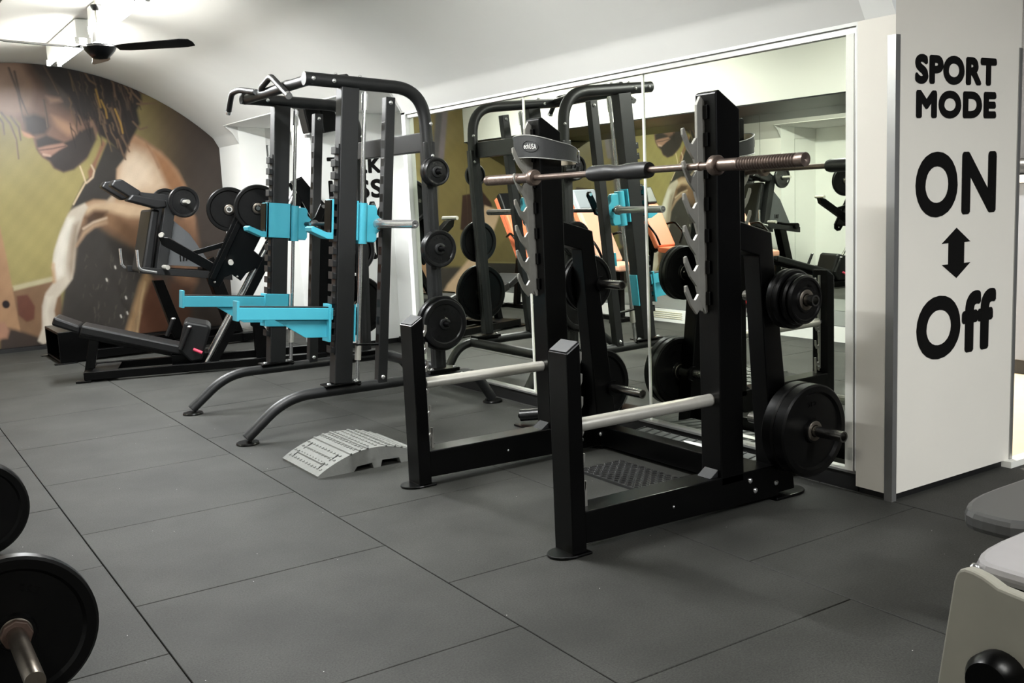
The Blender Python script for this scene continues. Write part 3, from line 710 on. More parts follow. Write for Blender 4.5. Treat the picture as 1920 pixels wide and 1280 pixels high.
mb = MB(); mb.tube([beltpt(.058 + .052 * math.cos(a), .001 + .028 * math.sin(a), .001) for a in [2 * PI * i / 28 for i in range(29)]], .0012, 6); mb.build('badge_outline', PADM, BT)
MB().tube([beltpt(.40, .032, .006), beltpt(.40, -.034, .006), beltpt(.43, -.034, .014), beltpt(.43, .032, .014), beltpt(.40, .032, .006)], .0035, 8).build('buckle', CHR, BT)
MB().tube([beltpt(.37, -.04, .004), beltpt(.45, -.06, .012), beltpt(.52, -.055, .012)], [.012, .012, .006], 10).build('strap_end', BELTM, BT)

# ================================================================== SMITH MACHINE
def smith():
    R = root('smith_machine', 'tall black Smith machine cage with turquoise carriage, hooks and spotter arms', 'exercise machine', (2.0, 1.73, 0))
    th = .1; ux, uz = math.sin(th), math.cos(th); O = (1.755, .285)
    def A(a, b): return (O[0] + a * uz + b * ux, O[1] - a * ux + b * uz)      # slanted frame: a forward-to-rear, b up the lean
    def AP(pts): return [A(a, b) for a, b in pts]
    for k, yc in enumerate((1.155, 2.30)):
        out = -1 if k == 0 else 1
        # base skid
        path = rounded([(1.135, yc, .035), (1.40, yc, .245), (2.72, yc, .232), (2.85, yc, .03)], .16, 8)
        MB().tube(path, .033, 24).build('base_tube', GRY, R)
        for fx in (1.14, 2.855):
            MB().lathe([(1e-4, 0), (.066, 0), (.068, .006), (.064, .014), (1e-4, .014)], (fx, yc, 0), 'z', 28).build('foot', BLK, R)
        # front upright with mounting plate
        MB().prism(AP([(-.058, 0), (.058, 0), (.058, 1.80), (-.058, 1.80)]), yc - .045, yc + .045).build('upright', GRY, R, .005)
        MB().box(1.64, 1.87, yc - .055, yc + .055, .277, .287).build('mounting_plate', BLK, R, .003)
        for bx_ in (1.665, 1.845): bolt((bx_, yc - .03, .287), 'z', R, .014)
        # toothed strip on front of upright
        mb = MB()
        mb.prism(AP([(-.064, .18), (-.058, .18), (-.058, 1.46), (-.064, 1.46)]), yc - .03, yc + .03)
        t = mb.build('slot_strip', GRY, R)
        for i in range(17):
            b0 = .19 + i * .0755
            MB().prism(AP([(-.086, b0), (-.058, b0), (-.058, b0 + .036), (-.078, b0 + .036), (-.086, b0 + .046)]), yc - .034, yc + .034).build('tooth', GRY, t, .002)
        # guide rod, stopper, cap
        a = .112
        MB().tube([(*A(a, -.02)[:1], yc, A(a, -.02)[1]), (A(a, 1.79)[0], yc, A(a, 1.79)[1])], .0125, 20).build('guide_rod', CHR, R)
        MB().tube([(A(a, -.04)[0], yc, A(a, -.04)[1]), (A(a, -.005)[0], yc, A(a, -.005)[1])], .030, 20).build('rubber_bumper', BLK, R)
        MB().tube([(A(a, .14)[0], yc, A(a, .14)[1]), (A(a, .235)[0], yc, A(a, .235)[1])], .020, 20).build('stop_sleeve', STL, R)
        MB().tube([(A(a, 1.68)[0], yc, A(a, 1.68)[1]), (A(a, 1.78)[0], yc, A(a, 1.78)[1])], .019, 20).build('rod_cap', CHR, R)
        MB().prism(AP([(a - .02, .232), (.29, .232), (.29, .242), (a - .02, .242)]), yc - .02, yc + .02).build('stop_bracket', BLK, R, .001)
        # narrow rear upright with hook holes
        n_ = MB().prism(AP([(.243, -.03), (.307, -.03), (.307, 1.775), (.243, 1.775)]), yc - .03, yc + .03).build('narrow_upright', GRY, R, .004)
        for i in range(13):
            b0 = .25 + i * .11
            MB().prism(AP([(.2425, b0), (.2445, b0 + .02), (.2445, b0 + .06), (.2425, b0 + .05)]), yc - .02, yc + .02).build('slot', BLK, n_)
        bolt((A(.275, 1.74)[0], yc - .03, A(.275, 1.74)[1]), '-y', R, .014); bolt((A(.275, .03)[0], yc - .03, A(.275, .03)[1]), '-y', R, .014)
        # top tube and curved rear post
        tk = .05 * k
        path = rounded([(1.655, yc, 2.128), (2.445 + tk, yc, 2.075), (2.462 + tk, yc, 1.62), (2.452, yc, .31)], .20, 10)
        MB().tube(path, .040, 24).build('top_rail', GRY, R)
        MB().prism([(2.415, .29), (2.49, .29), (2.495 + tk, 1.75), (2.42 + tk, 1.75)], yc - .038, yc + .038).build('rear_post', GRY, R, .006)
        MB().box(2.36, 2.58, yc - .055, yc + .055, .262, .285).build('mounting_plate', BLK, R, .003)
        for bx_ in (2.385, 2.555): bolt((bx_, yc - .03, .285), 'z', R, .013)
        for (bx_, bz_) in ((1.70, 2.125), (1.83, 2.112)): bolt((bx_, yc - .040, bz_), '-y', R, .013)
        for (bx_, bz_) in ((1.86, 2.155), (2.02, 2.145)): bolt((bx_, yc, bz_), 'z', R, .012)
        for (bx_, bz_) in ((2.47 + tk, 1.86), (2.47 + tk, 1.66)): bolt((bx_, yc - .040, bz_), '-y', R, .012)
        bolt((2.60, yc - .033, .235), '-y', R, .012)
        # storage pegs
        for pz in (1.558, 1.072, .590):
            MB().tube([(2.452, yc + out * .03, pz), (2.452, yc + out * .19, pz)], .016, 20).build('storage_peg', IRON, R)
        # J hook (turquoise)
        # open channel round the upright, its web on the inner side of the cage
        iy = (yc + .050, yc + .058) if k == 0 else (yc - .058, yc - .050); fy = (yc - .045, yc + .058) if k == 0 else (yc - .058, yc + .045)
        mb = MB(); mb.prism(AP([(-.105, .885), (.072, .885), (.072, 1.125), (-.105, 1.125)]), *iy)
        mb.prism(AP([(-.105, .885), (-.090, .885), (-.090, 1.125), (-.105, 1.125)]), *fy)
        mb.prism(AP([(.062, .885), (.072, .885), (.072, 1.125), (.062, 1.125)]), *fy)
        h = mb.build('j_hook', BLUE, R, .002)
        MB().prism(AP([(-.098, .885), (-.13, .885), (-.232, .925), (-.238, .95), (-.222, .958), (-.135, .925), (-.105, .925), (-.098, .94)]), yc - .05, yc + .05).build('hook_lip', BLUE, h, .004)
        MB().prism(AP([(-.113, .925), (-.105, .925), (-.105, 1.12), (-.113, 1.12)]), yc - .048, yc + .048).build('liner', BLK, h, .001)
        MB().prism(AP([(-.13, .925), (-.222, .958), (-.222, .962), (-.13, .930)]), yc - .048, yc + .048).build('liner', PADM, h)
        # spotter arm (turquoise), square to the upright
        arm = MB().prism(AP([(-.66, .395), (-.075, .395), (-.075, .468), (-.66, .468)]), yc - .035, yc + .035).build('spotter_arm', BLUE, R, .003)
        MB().prism(AP([(-.44, .397), (-.075, .397), (-.075, .285), (-.24, .285)]), yc - .006, yc + .006).build('arm_web', BLUE, arm, .001)
        MB().prism(AP([(-.675, .388), (-.66, .388), (-.66, .505), (-.675, .505)]), yc - .04, yc + .04).build('end_plate', BLUE, arm, .002)
        MB().prism(AP([(-.655, .468), (-.08, .468), (-.08, .474), (-.655, .474)]), yc - .028, yc + .028).build('rubber_strip', PADM, arm)
        MB().prism(AP([(-.095, .26), (.072, .26), (.072, .49), (-.095, .49)]), *iy).build('side_plate', BLUE, arm, .002)
        MB().prism(AP([(-.105, .26), (-.090, .26), (-.090, .49), (-.105, .49)]), *fy).build('side_plate', BLUE, arm, .002)
        MB().prism(AP([(.062, .26), (.072, .26), (.072, .49), (.062, .49)]), *fy).build('side_plate', BLUE, arm, .002)
        # carriage on guide rod
        c = MB().tube([(A(a, .865)[0], yc, A(a, .865)[1]), (A(a, 1.115)[0], yc, A(a, 1.115)[1])], .036, 28).build('carriage', BLUE, R)
        MB().prism(AP([(a + .01, .875), (a + .085, .875), (a + .098, .895), (a + .098, .93), (a + .15, .98), (a + .15, 1.0), (a + .098, 1.05), (a + .098, 1.085), (a + .085, 1.105), (a + .01, 1.105)]), yc - .02, yc + .02).build('carriage_plate', BLUE, c, .006)
    bxp = A(.112 + .085, .99); X, Z = bxp[0], bxp[1]
    MB().tube([(X, .98, Z), (X, 2.47, Z)], .0145, 20).build('bar', IRON, R)
    for s, (ya, yb) in (('n', (1.09, .60)), ('f', (2.365, 2.85))):
        d = 1 if yb > ya else -1
        MB().lathe([(1e-4, 0), (.036, 0), (.036, .03 * d), (.0245, .045 * d), (.0245, abs(yb - ya) * d - .004 * d), (.022, abs(yb - ya) * d), (.013, abs(yb - ya) * d), (.012, abs(yb - ya) * d - .02 * d), (1e-4, abs(yb - ya) * d - .02 * d)], (X, ya, Z), 'y', 28).build('sleeve', CHR, R)
    for yy in (1.32, 2.13):
        h = MB().tube([(X, yy - .02, Z), (X, yy + .02, Z)], .030, 20).build('lock_collar', CHR, R)
        MB().prism([(X - .03, Z - .05), (X + .03, Z - .03), (X + .10, Z + .11), (X + .09, Z + .14), (X + .06, Z + .14), (X + .01, Z + .05), (X - .03, Z + .02)], yy - .006, yy + .006).build('safety_lever', BLK, h, .003)
        MB().tube([(X + .075, yy - .02, Z + .12), (X + .075, yy + .02, Z + .12)], .013, 12).build('lever_pin', CHR, h)
    # cross members
    MB().box(2.42, 2.49, 1.155, 2.30, 1.69, 1.81).build('rear_cross_beam', GRY, R, .005)
    MB().tube([(2.60, 1.155, .235), (2.60, 2.30, .235)], .036, 20).build('base_cross_tube', GRY, R)
    # pull up bar and grips
    p = MB().tube([(1.70, 1.13, 2.125), (1.69, 2.33, 2.120)], .033, 24).build('pull_up_bar', GRY, R)
    MB().tube([(1.93, 1.155, 2.14), (1.78, 1.75, 2.17), (1.72, 2.3, 2.13)], .02, 12).build('brace_bar', GRY, R)
    MB().tube(rounded([(1.70, 2.00, 2.13), (1.66, 1.90, 2.155), (1.647, 1.673, 2.20), (1.638, 1.374, 2.052)], .04, 5), .020, 14).build('grip', PADM, p)
    MB().tube([(1.6385, 1.388, 2.059), (1.6378, 1.365, 2.047)], .022, 14).build('grip_cap', CHR, p)
    MB().tube(rounded([(1.66, 2.02, 2.14), (1.62, 2.22, 2.175), (1.62, 2.38, 2.17), (1.62, 2.48, 2.05)], .05, 5), .020, 14).build('grip', PADM, p)
    MB().tube([(1.62, 2.474, 2.058), (1.62, 2.486, 2.040)], .022, 14).build('grip_cap', CHR, p)
    MB().tube([(1.66, 2.00, 2.138), (1.665, 2.03, 2.142)], .019, 12).build('grip_clamp', CHR, p)
    return R
smith()
GS = 'plates stored on the Smith machine pegs'
plate((2.452, 1.078, 1.558), .092, .034, 'iron', 'inner small plate on the top peg of the near Smith machine post', GS)
plate((2.452, 1.040, 1.558), .088, .034, 'iron', 'outer small plate on the top peg of the near Smith machine post', GS)
plate((2.452, 1.085, 1.072), .119, .026, 'iron', 'inner iron plate on the middle peg of the near Smith machine post', GS, spin=.5)
plate((2.452, 1.056, 1.072), .119, .026, 'iron', 'outer iron plate with raised marks on the middle peg of the near Smith post', GS)
plate((2.452, 1.082, .590), .180, .034, 'iron', 'larger inner plate on the bottom peg of the near Smith machine post', GS)
plate((2.452, 1.046, .590), .160, .030, 'iron', 'outer iron plate with raised marks on the bottom peg of the near Smith post', GS, spin=.3)
plate((2.452, 2.375, 1.558), .09, .034, 'iron', 'small plate on the top peg of the far Smith machine post', GS)
plate((2.452, 2.375, 1.03), .165, .034, 'iron', 'plate on the middle peg of the far Smith machine post', GS)
plate((2.452, 2.375, .62), .225, .045, 'bumper', 'large bumper plate on the bottom peg of the far Smith machine post', GS)

# ================================================================== LEG PRESS (rotated frame)
LA = math.radians(-17); LU = (math.cos(LA), math.sin(LA)); LN = (-math.sin(LA), math.cos(LA)); LO = (.85, 4.6)
def lf(p): return (LO[0] + p[0] * LU[0] + p[1] * LN[0], LO[1] + p[0] * LU[1] + p[1] * LN[1], p[2])
def leg_press():
    c = lf((1.0, 0, 0)); R = root('leg_press', 'black plate loaded leg press with long reclined back pad and chrome rails', 'exercise machine', (c[0], c[1], 0))
    def bd(mb, n, m, p=R, b=0.): return mb.build(n, m, p, b, fn=lf)
    for w in (-.27, .27):
        bd(MB().box(.05, 2.05, w - .03, w + .03, .018, .085), 'base_rail', BLK, b=.004)
        bd(MB().box(-.02, .10, w - .05, w + .05, 0, .018), 'foot', BLK, b=.003)
        bd(MB().box(1.9, 2.05, w - .05, w + .05, 0, .018), 'foot', BLK, b=.003)
    bd(MB().box(.06, .30, -.24, .24, .07, .078), 'tread_plate', GRY, b=.002)
    bd(MB().box(.04, .10, -.27, .27, .02, .08), 'front_cross_beam', BLK, b=.004)
    # back pad with head section
    sx, sz = (.848 - .035), (.20 - .45); L = math.hypot(sx, sz); dx, dz = sx / L, sz / L
    def sl(u0, u1, t0, t1): return [(.035 + dx * u0 - dz * t0 * -1 * -1, .45 + dz * u0 + dx * t0), (.035 + dx * u1 - dz * t0 * -1 * -1, .45 + dz * u1 + dx * t0), (.035 + dx * u1 - dz * t1, .45 + dz * u1 + dx * t1), (.035 + dx * u0 - dz * t1, .45 + dz * u0 + dx * t1)]
    bp = bd(MB().prism(sl(.005, L + .02, -.06, .02), -.15, .15), 'back_pad', PADM, b=.016)
    bd(MB().prism([(-.185, .485), (.025, .395), (.035, .462), (-.16, .555)], -.15, .15), 'head_pad', PADM, b=.018)
    bd(MB().prism(sl(.0, L, -.10, -.06), -.05, .05), 'pad_beam', BLK, b=.004)
    bd(MB().prism([(.10, .40), (.17, .38), (.09, .02), (.01, .02)], -.03, .03), 'support_post', BLK, b=.004)
    for q in ((.12, .37), (.05, .06)): bolt(lf((q[0], -.03, q[1])), '-y', R, .009)
    # seat
    bd(MB().prism([(.80, .20), (.868, .425), (.90, .44), (1.07, .395), (1.09, .36), (.99, .09), (.90, .08)], -.20, .20), 'seat_pad', PADM, b=.02)
    for (w, a, b_) in ((.22, (.70, .28), (.768, .43)), (-.22, (.825, .205), (.915, .395))):
        g = bd(MB().tube([(a[0], w, a[1]), (b_[0], w, b_[1])], .018, 14), 'handle', PADM)
        bd(MB().sphere((b_[0], w, b_[1]), .021, 12, .6), 'handle_cap', CHR, g)
    bd(MB().tube([(.93, -.235, .20), (1.00, -.245, .165)], .014, 12), 'pink_release_grip', PINK)
    bd(MB().box(.74, 1.05, -.12, .12, .05, .15), 'seat_bracket', BLK, b=.005)
    # inclined rails
    d = Vector((.885, 0, 1.46)).normalized()
    for w in (-.20, .20):
        bd(MB().tube([(1.02, w, .06), (1.93, w, 1.55)], .016, 16), 'guide_rail', CHR)
        bd(MB().prism([(1.03, .03), (1.10, .03), (1.99, 1.50), (1.93, 1.55)], w - .065, w - .030), 'rail_beam', BLK, b=.004)
    # rear tower
    for w in (-.24, .24):
        bd(MB().prism([(1.86, 1.58), (1.95, 1.62), (2.20, 1.30), (2.12, .05), (1.98, .05), (2.03, 1.22)], w - .03, w + .03), 'tower_side', BLK, b=.004)
        bd(MB().prism([(1.45, .06), (1.55, .06), (1.55, .33), (1.50, .40), (1.42, .43), (1.42, .37), (1.45, .35)], w - .02, w + .02), 'strut', BLK, b=.003)
    bd(MB().box(1.98, 2.10, -.26, .26, .05, .13), 'rear_cross_beam', BLK, b=.004)
    bd(MB().prism([(1.88, 1.60), (1.95, 1.63), (2.18, 1.31), (2.14, 1.28)], -.24, .24), 'tower_panel', BLK, b=.003)
    # sled
    for w in (-.21, .21):
        s = bd(MB().prism([(1.10, .80), (1.10, .75), (1.14, .715), (1.19, .72), (1.24, .80), (1.30, .82), (1.37, .76), (1.42, .82), (1.50, .86), (1.56, .835), (1.615, .85), (1.64, .89), (1.62, .945), (1.55, .96), (1.50, 1.01), (1.70, 1.35), (1.62, 1.40), (1.40, 1.40), (1.36, 1.30)], w - .012, w + .012), 'sled_plate', BLK, b=.003)
        for q in ((1.155, .765), (1.345, .80), (1.575, .885)): bd(MB().sphere((q[0], w - .016, q[1]), .012), 'bolt', CHR, s)
    bd(MB().prism([(1.12, .80), (1.16, .78), (1.50, 1.40), (1.46, 1.42)], -.26, .26), 'foot_plate', BLK, b=.004)
    for b0 in (.28, .62): bd(MB().prism([(1.12 + .34 * b0 - .03, .80 + .60 * b0), (1.12 + .34 * b0, .80 + .60 * b0 - .02), (1.15 + .34 * b0, .86 + .60 * b0), (1.12 + .34 * b0, .87 + .60 * b0)], -.12, .12), 'foot_rib', GRY, b=.002)
    # lever arms reaching forward with roller
    bd(MB().prism([(1.28, .83), (1.20, .79), (.74, 1.10), (.72, 1.17), (.80, 1.16)], -.04, .04), 'lever_arm', BLK, b=.004)
    bd(MB().prism([(1.36, 1.07), (1.36, 1.12), (.98, 1.03), (.98, .99)], -.02, .02), 'link_arm', BLK, b=.003)
    bd(MB().tube([(.745, -.10, 1.185), (.745, .10, 1.185)], .020, 16), 'roller', STL)
    bd(MB().tube([(1.30, -.21, .93), (1.30, -.38, .93)], .022, 16), 'side_grip', STL)
    for w in (-1, 1):
        bd(MB().tube([(1.445 - w * .115, w * .18, 1.375), (1.445 - w * .115, w * .40, 1.375)], .018, 18), 'plate_peg', PEG)
    return R
leg_press()
for (w, pu, n) in ((-.30, 1.56, 'large plate on the near side of the leg press sled'), (.30, 1.33, 'large plate on the far side of the leg press sled')):
    plate(lf((pu, w, 1.375)), .200, .05, 'bumper', n, 'plates loaded on the leg press sled', rz=LA)

# ================================================================== LEVER SQUAT MACHINE against the mural
def squat_lever():
    R = root('squat_lever_machine', 'black standing lever squat machine with shoulder pads, in front of the photo mural', 'exercise machine', (1.7, 5.85, 0))
    # foot box at the front
    mb = MB(); mb.box(.84, 1.12, 5.62, 5.645, .01, .30); mb.box(.84, 1.12, 6.355, 6.38, .01, .30); mb.box(.84, 1.12, 5.645, 6.355, .275, .30); mb.box(.84, 1.12, 5.645, 6.355, .01, .03)
    mb.box(1.095, 1.12, 5.645, 6.355, .03, .275); mb.build('foot_box', BLK, R, .004)
    for yy in (5.60, 6.38): MB().box(.78, .98, yy - .03, yy + .03, 0, .01).build('foot', BLK, R, .002)
    MB().prism([(1.02, .285), (1.02, .31), (1.72, .13), (1.72, .10)], 5.60, 6.36).build('foot_platform', GRY, R, .003)
    for yy in (5.66, 6.28): MB().box(1.12, 2.75, yy - .03, yy + .03, .02, .10).build('base_beam', BLK, R, .004)
    MB().box(2.60, 2.75, 5.60, 6.36, .02, .10).build('rear_cross_beam', BLK, R, .004)
    MB().prism([(1.80, .70), (1.90, .70), (2.08, .10), (1.96, .10)], 5.80, 5.88).build('front_post', BLK, R, .004)
    MB().prism([(2.30, .86), (2.42, .90), (2.66, .10), (2.52, .10)], 5.78, 5.90).build('rear_post', BLK, R, .004)
    MB().prism([(1.62, .80), (1.62, .86), (2.52, .74), (2.52, .66)], 5.55, 5.61).build('lower_arm', GRY, R, .004)
    MB().prism([(1.62, .80), (1.62, .86), (2.52, .74), (2.52, .66)], 6.07, 6.13).build('lower_arm', GRY, R, .004)
    MB().tube([(2.40, 5.50, .76), (2.40, 6.18, .76)], .045, 18).build('pivot', BLK, R)
    # back frame + pad
    MB().prism([(1.78, .82), (1.88, .82), (2.03, 1.47), (1.93, 1.49)], 5.56, 5.66).build('back_frame', GRY, R, .004)
    MB().prism([(1.78, .82), (1.88, .82), (2.03, 1.47), (1.93, 1.49)], 6.02, 6.12).build('back_frame', GRY, R, .004)
    MB().prism([(1.88, .86), (2.34, .80), (2.14, 1.15), (1.98, 1.30)], 5.585, 5.600).build('gusset_plate', mat('dark_grey_panel', (70, 72, 74), .5), R, .002)
    MB().prism([(1.65, .80), (1.755, .80), (1.885, 1.40), (1.80, 1.41)], 5.62, 6.06).build('back_pad', PADM, R, .025)
    MB().prism([(2.02, .885), (2.03, .885), (2.03, .945), (2.02, .945)], 5.58, 5.584).build('emblem', INK, R)
    for q in ((2.045, 2.06, .02), (2.075, 2.09, .02)): MB().prism([(q[0], .885), (q[1], .89), (q[1] + .01, .945), (q[0] + .005, .935)], 5.580, 5.584).build('emblem', INK, R)
    # top arms and shoulder pads
    for yy in (5.66, 6.02):
        MB().prism([(1.70, 1.58), (1.70, 1.53), (2.00, 1.44), (2.04, 1.50), (1.98, 1.54)], yy - .03, yy + .03).build('top_arm', GRY, R, .004)
    MB().prism([(1.43, 1.645), (1.47, 1.70), (1.54, 1.705), (1.71, 1.58), (1.68, 1.52), (1.62, 1.51)], 5.56, 5.70).build('shoulder_pad', PADM, R, .016)
    MB().prism([(1.56, 1.50), (1.62, 1.56), (1.93, 1.49), (1.93, 1.42), (1.84, 1.41)], 5.54, 5.68).build('shoulder_pad', PADM, R, .016)
    MB().prism([(1.43, 1.645), (1.47, 1.70), (1.54, 1.705), (1.71, 1.58), (1.68, 1.52), (1.62, 1.51)], 5.98, 6.12).build('shoulder_pad', PADM, R, .016)
    for yy in (5.48, 6.20):
        MB().tube(rounded([(1.595, yy, 1.03), (1.595, yy, .84), (1.76, yy, .80)], .05, 5), .014, 12).build('handle', CHR, R)
    MB().tube([(1.85, 5.55, .845), (1.85, 5.40, .845)], .022, 16).build('rest_peg', STL, R)
    MB().tube([(2.085, 5.60, 1.465), (2.085, 5.34, 1.465)], .020, 16).build('plate_peg', STL, R)
    MB().tube([(2.085, 6.08, 1.465), (2.085, 6.34, 1.465)], .020, 16).build('plate_peg', STL, R)
    MB().tube([(2.04, 5.60, 1.465), (2.04, 6.08, 1.465)], .035, 16).build('top_axle', BLK, R)
squat_lever()
plate((2.085, 5.50, 1.465), .152, .04, 'iron', 'near side plate on the top arm of the lever squat machine', 'plates on the lever squat machine')
plate((2.085, 6.18, 1.465), .152, .04, 'iron', 'far side plate on the top arm of the lever squat machine', 'plates on the lever squat machine')

# ================================================================== CEILING FAN
def fan():
    cx, cy = .91, 2.97
    R = root('ceiling_fan', 'dark three blade ceiling fan hanging from the vault beside the tube lights', 'fan', (cx, cy, 2.44))
    MB().lathe([(1e-4, 2.45), (.045, 2.452), (.07, 2.475), (.098, 2.505), (.11, 2.53), (.095, 2.545), (.06, 2.55), (1e-4, 2.55)], (cx, cy, 0), 'z', 32).build('motor_bowl', BLK, R)
    MB().lathe([(.095, 2.54), (.10, 2.546), (.06, 2.556), (.046, 2.565), (.036, 2.63), (.030, 2.64), (1e-4, 2.64)], (cx, cy, 0), 'z', 32).build('motor_housing', CHR, R)
    MB().tube([(cx, cy, 2.62), (cx, cy, 2.90)], .010, 14).build('down_rod', STL, R)
    MB().lathe([(1e-4, 2.775), (.022, 2.78), (.034, 2.80), (.036, 2.815), (.012, 2.818), (1e-4, 2.818)], (cx, cy, 0), 'z', 24).build('canopy', IRON, R)
    MB().lathe([(1e-4, 2.86), (.03, 2.865), (.035, 2.90), (.035, 2.95), (1e-4, 2.95)], (cx, cy, 0), 'z', 24).build('ceiling_cup', WHT, R)
    for k in range(3):
        a = math.radians(-42 + 120 * k + (0 if k else 0)); c, s = math.cos(a), math.sin(a)
        def fn(p): return (cx + p[0] * c - p[1] * s, cy + p[0] * s + p[1] * c, p[2])
        b = MB(); v = []; n = 8
        out = [(.13, -.035), (.20, -.052), (.62, -.066), (.68, -.05), (.69, 0), (.68, .05), (.62, .066), (.20, .052), (.13, .035)]
        def fz(x, y, dz): return (x, y, 2.518 - y * .26 + dz)
        top = [fz(x, y, .004) for x, y in out]; bot = [fz(x, y, 0) for x, y in out]; n = len(out)
        b.add(top + bot, [tuple(range(n)), tuple(range(n, 2 * n))[::-1]] + [(i, i + n, (i + 1) % n + n, (i + 1) % n) for i in range(n)])
        o = b.build('blade', BLK, R, fn=fn)
        MB().prism([(.09, -.014), (.16, -.03), (.16, .03), (.09, .014)], 2.528, 2.534, axis='z').build('blade_iron', CHR, R, fn=fn)
fan()
# ceiling tube lights: one batten fitting per lamp in LAMPS, the unseen ones added
for i, (x, y, z, L, w) in enumerate(LAMPS):
    lab = ['bright fluorescent batten nearest the mural on the vault ceiling', 'bright fluorescent batten above the ceiling fan', 'added fluorescent batten lighting the squat rack from the vault, above the frame', 'added fluorescent batten over the camera side of the gym, outside the frame', 'added fluorescent batten placed to light the SPORT MODE pillar, outside the frame', 'added fluorescent batten at the left of the front room, outside the frame', 'added fluorescent batten brightening the passage behind the pillar, outside the frame'][i]
    R = root('fluorescent_light', lab, 'light', (x, y, z - .05), 'ceiling batten lights')
    top = vault(x) if (i < 3) else (3.16 if i < 6 else 3.0)
    MB().box(x - .05, x + .05, y - L / 2 - .03, y + L / 2 + .03, z - .01, max(z + .03, top - .01)).build('housing', WHT, R, .004)
    for s in (-1, 1):
        MB().tube([(x + s * .045, y - L / 2, z - .035), (x + s * .045, y + L / 2, z - .035)], .018, 12).build('tube', TUBE, R)
        for e in (-1, 1): MB().box(x + s * .045 - .016, x + s * .045 + .016, y + e * (L / 2 + .012) - .012, y + e * (L / 2 + .012) + .012, z - .055, z - .005).build('lamp_holder', WHT, R)
# wall speaker on the far pillar
R = root('wall_speaker', 'small black speaker on a bracket high beside the TALK LESS pillar', 'speaker', (3.02, 4.2, 2.0))
MB().prism([(2.83, 2.24), (2.95, 2.27), (2.97, 2.03), (2.87, 2.02)], 4.10, 4.26).build('cabinet', BLK, R, .01)
MB().prism([(2.826, 2.235), (2.832, 2.238), (2.872, 2.028), (2.866, 2.025)], 4.11, 4.25).build('front_mesh', GRY, R, .002)
MB().prism([(3.00, 2.32), (3.12, 2.30), (3.20, 2.05), (3.02, 2.02)], 4.14, 4.28).build('rear_cabinet', BLK, R, .01)
MB().box(2.90, 3.04, 4.26, 4.30, 1.99, 2.02).build('bracket', ALU, R, .002)

# ================================================================== CURB RAMP
def ramp():
    x0, x1, y0, y1 = 1.165, 1.80, .14, .645
    R = root('rubber_ramp', 'low arched grey rubber ramp with ridged top lying on the floor left of the rack', 'ramp', ((x0 + x1) / 2, (y0 + y1) / 2, 0))
    W_ = x1 - x0
    def hz(t): return .012 + .098 * math.sin(PI * min(1, max(0, t))) ** .85
    n = 24; top = [(x0 + W_ * i / n, hz(i / n)) for i in range(n + 1)]
    bot = [(x1, 0), (x1 - .03, 0), (x1 - .05, .012), (x1 - .11, .014), (x1 - .12, 0), (x1 - .16, 0), (x1 - .17, .03), (x1 - .27, .035), (x1 - .28, 0), (x1 - .32, 0), (x1 - .33, .03), (x0 + .22, .025), (x0 + .20, 0), (x0, 0)]
    MB().prism(top + bot, y0, y1).build('body', RAMPM, R)
    for i, t in enumerate((.10, .18, .30, .38, .45, .62, .70, .76, .83, .9)):
        xa = x0 + W_ * t; z = hz(t)
        ya, yb = (y0 + .09, y1 - .09) if i < 2 else (y0, y1)
        MB().prism([(xa - .006, z - .004), (xa + .007, z - .004), (xa + .006, z + .007), (xa - .004, z + .006)], ya, yb).build('ridge', RAMPM, R)
    mb = MB(); rs = random.Random(2)
    for i in range(15):
        t = .05 + i * .062
        for j in range(12):
            yy = y0 + .04 + j * .039 + (.012 if i % 2 else 0); xa = x0 + W_ * t; z = hz(t); s = (hz(t + .01) - hz(t - .01)) / (.02 * W_)
            if yy > y1 - .02: continue
            mb.prism([(xa - .006, z - .003 - s * .006), (xa + .006, z - .003 + s * .006), (xa + .005, z + .005 + s * .005), (xa - .004, z + .005 - s * .004)], yy - .009, yy + .009)
    tag(mb.build('studs', RAMPM, R), kind='stuff')
    for yy in (y0 + .075, y1 - .075): MB().prism([(x0 + .03, hz(.047) + .0015), (x0 + .15, hz(.236) + .0015), (x0 + .15, hz(.236) + .003), (x0 + .03, hz(.047) + .003)], yy - .006, yy + .006).build('slot', INK, R)
ramp()
# checker plate on the floor inside the rack
R = root('checker_plate', 'dark raised-pattern anti-slip plate on the floor inside the squat rack', 'plate', (2.37, -.93, 0))
MB().box(2.23, 2.50, -1.20, -.655, 0, .014).build('base', DIAM, R, .002)
mb = MB(); rs = random.Random(5)
for i in range(11):
    for j in range(22):
        cx, cy = 2.243 + i * .0245, -1.188 + j * .0247
        a = PI / 4 if (i + j) % 2 else -PI / 4; c, s = math.cos(a), math.sin(a); l, w = .012, .0035
        v = [(cx + p * c - q * s, cy + p * s + q * c, z) for z, k in ((.013, 1), (.021, .55)) for p, q in ((-l * k, -w * k), (l * k, -w * k), (l * k, w * k), (-l * k, w * k))]
        mb.add(v, [(4, 5, 6, 7), (0, 1, 5, 4), (1, 2, 6, 5), (2, 3, 7, 6), (3, 0, 4, 7)])
tag(mb.build('raised_pattern', DIAM, R), kind='stuff')
# landmine sleeve on base plate
R = root('landmine_holder', 'short black steel tube on a flat base plate behind the front of the rack', 'bar holder', (2.72, .27, 0))
MB().box(2.56, 2.88, .14, .44, 0, .012).build('base_plate', BLK, R, .002)
MB().tube([(2.60, .42, .062), (2.90, .10, .10)], .036, 24, caps=False).lathe([(1e-4, 0), (.02, 0)], (2.6, .42, .062), 'y', 8).build('tube', IRON, R)
MB().tube([(2.61, .41, .063), (2.62, .40, .064)], .0345, 24).build('bore', INK, R)
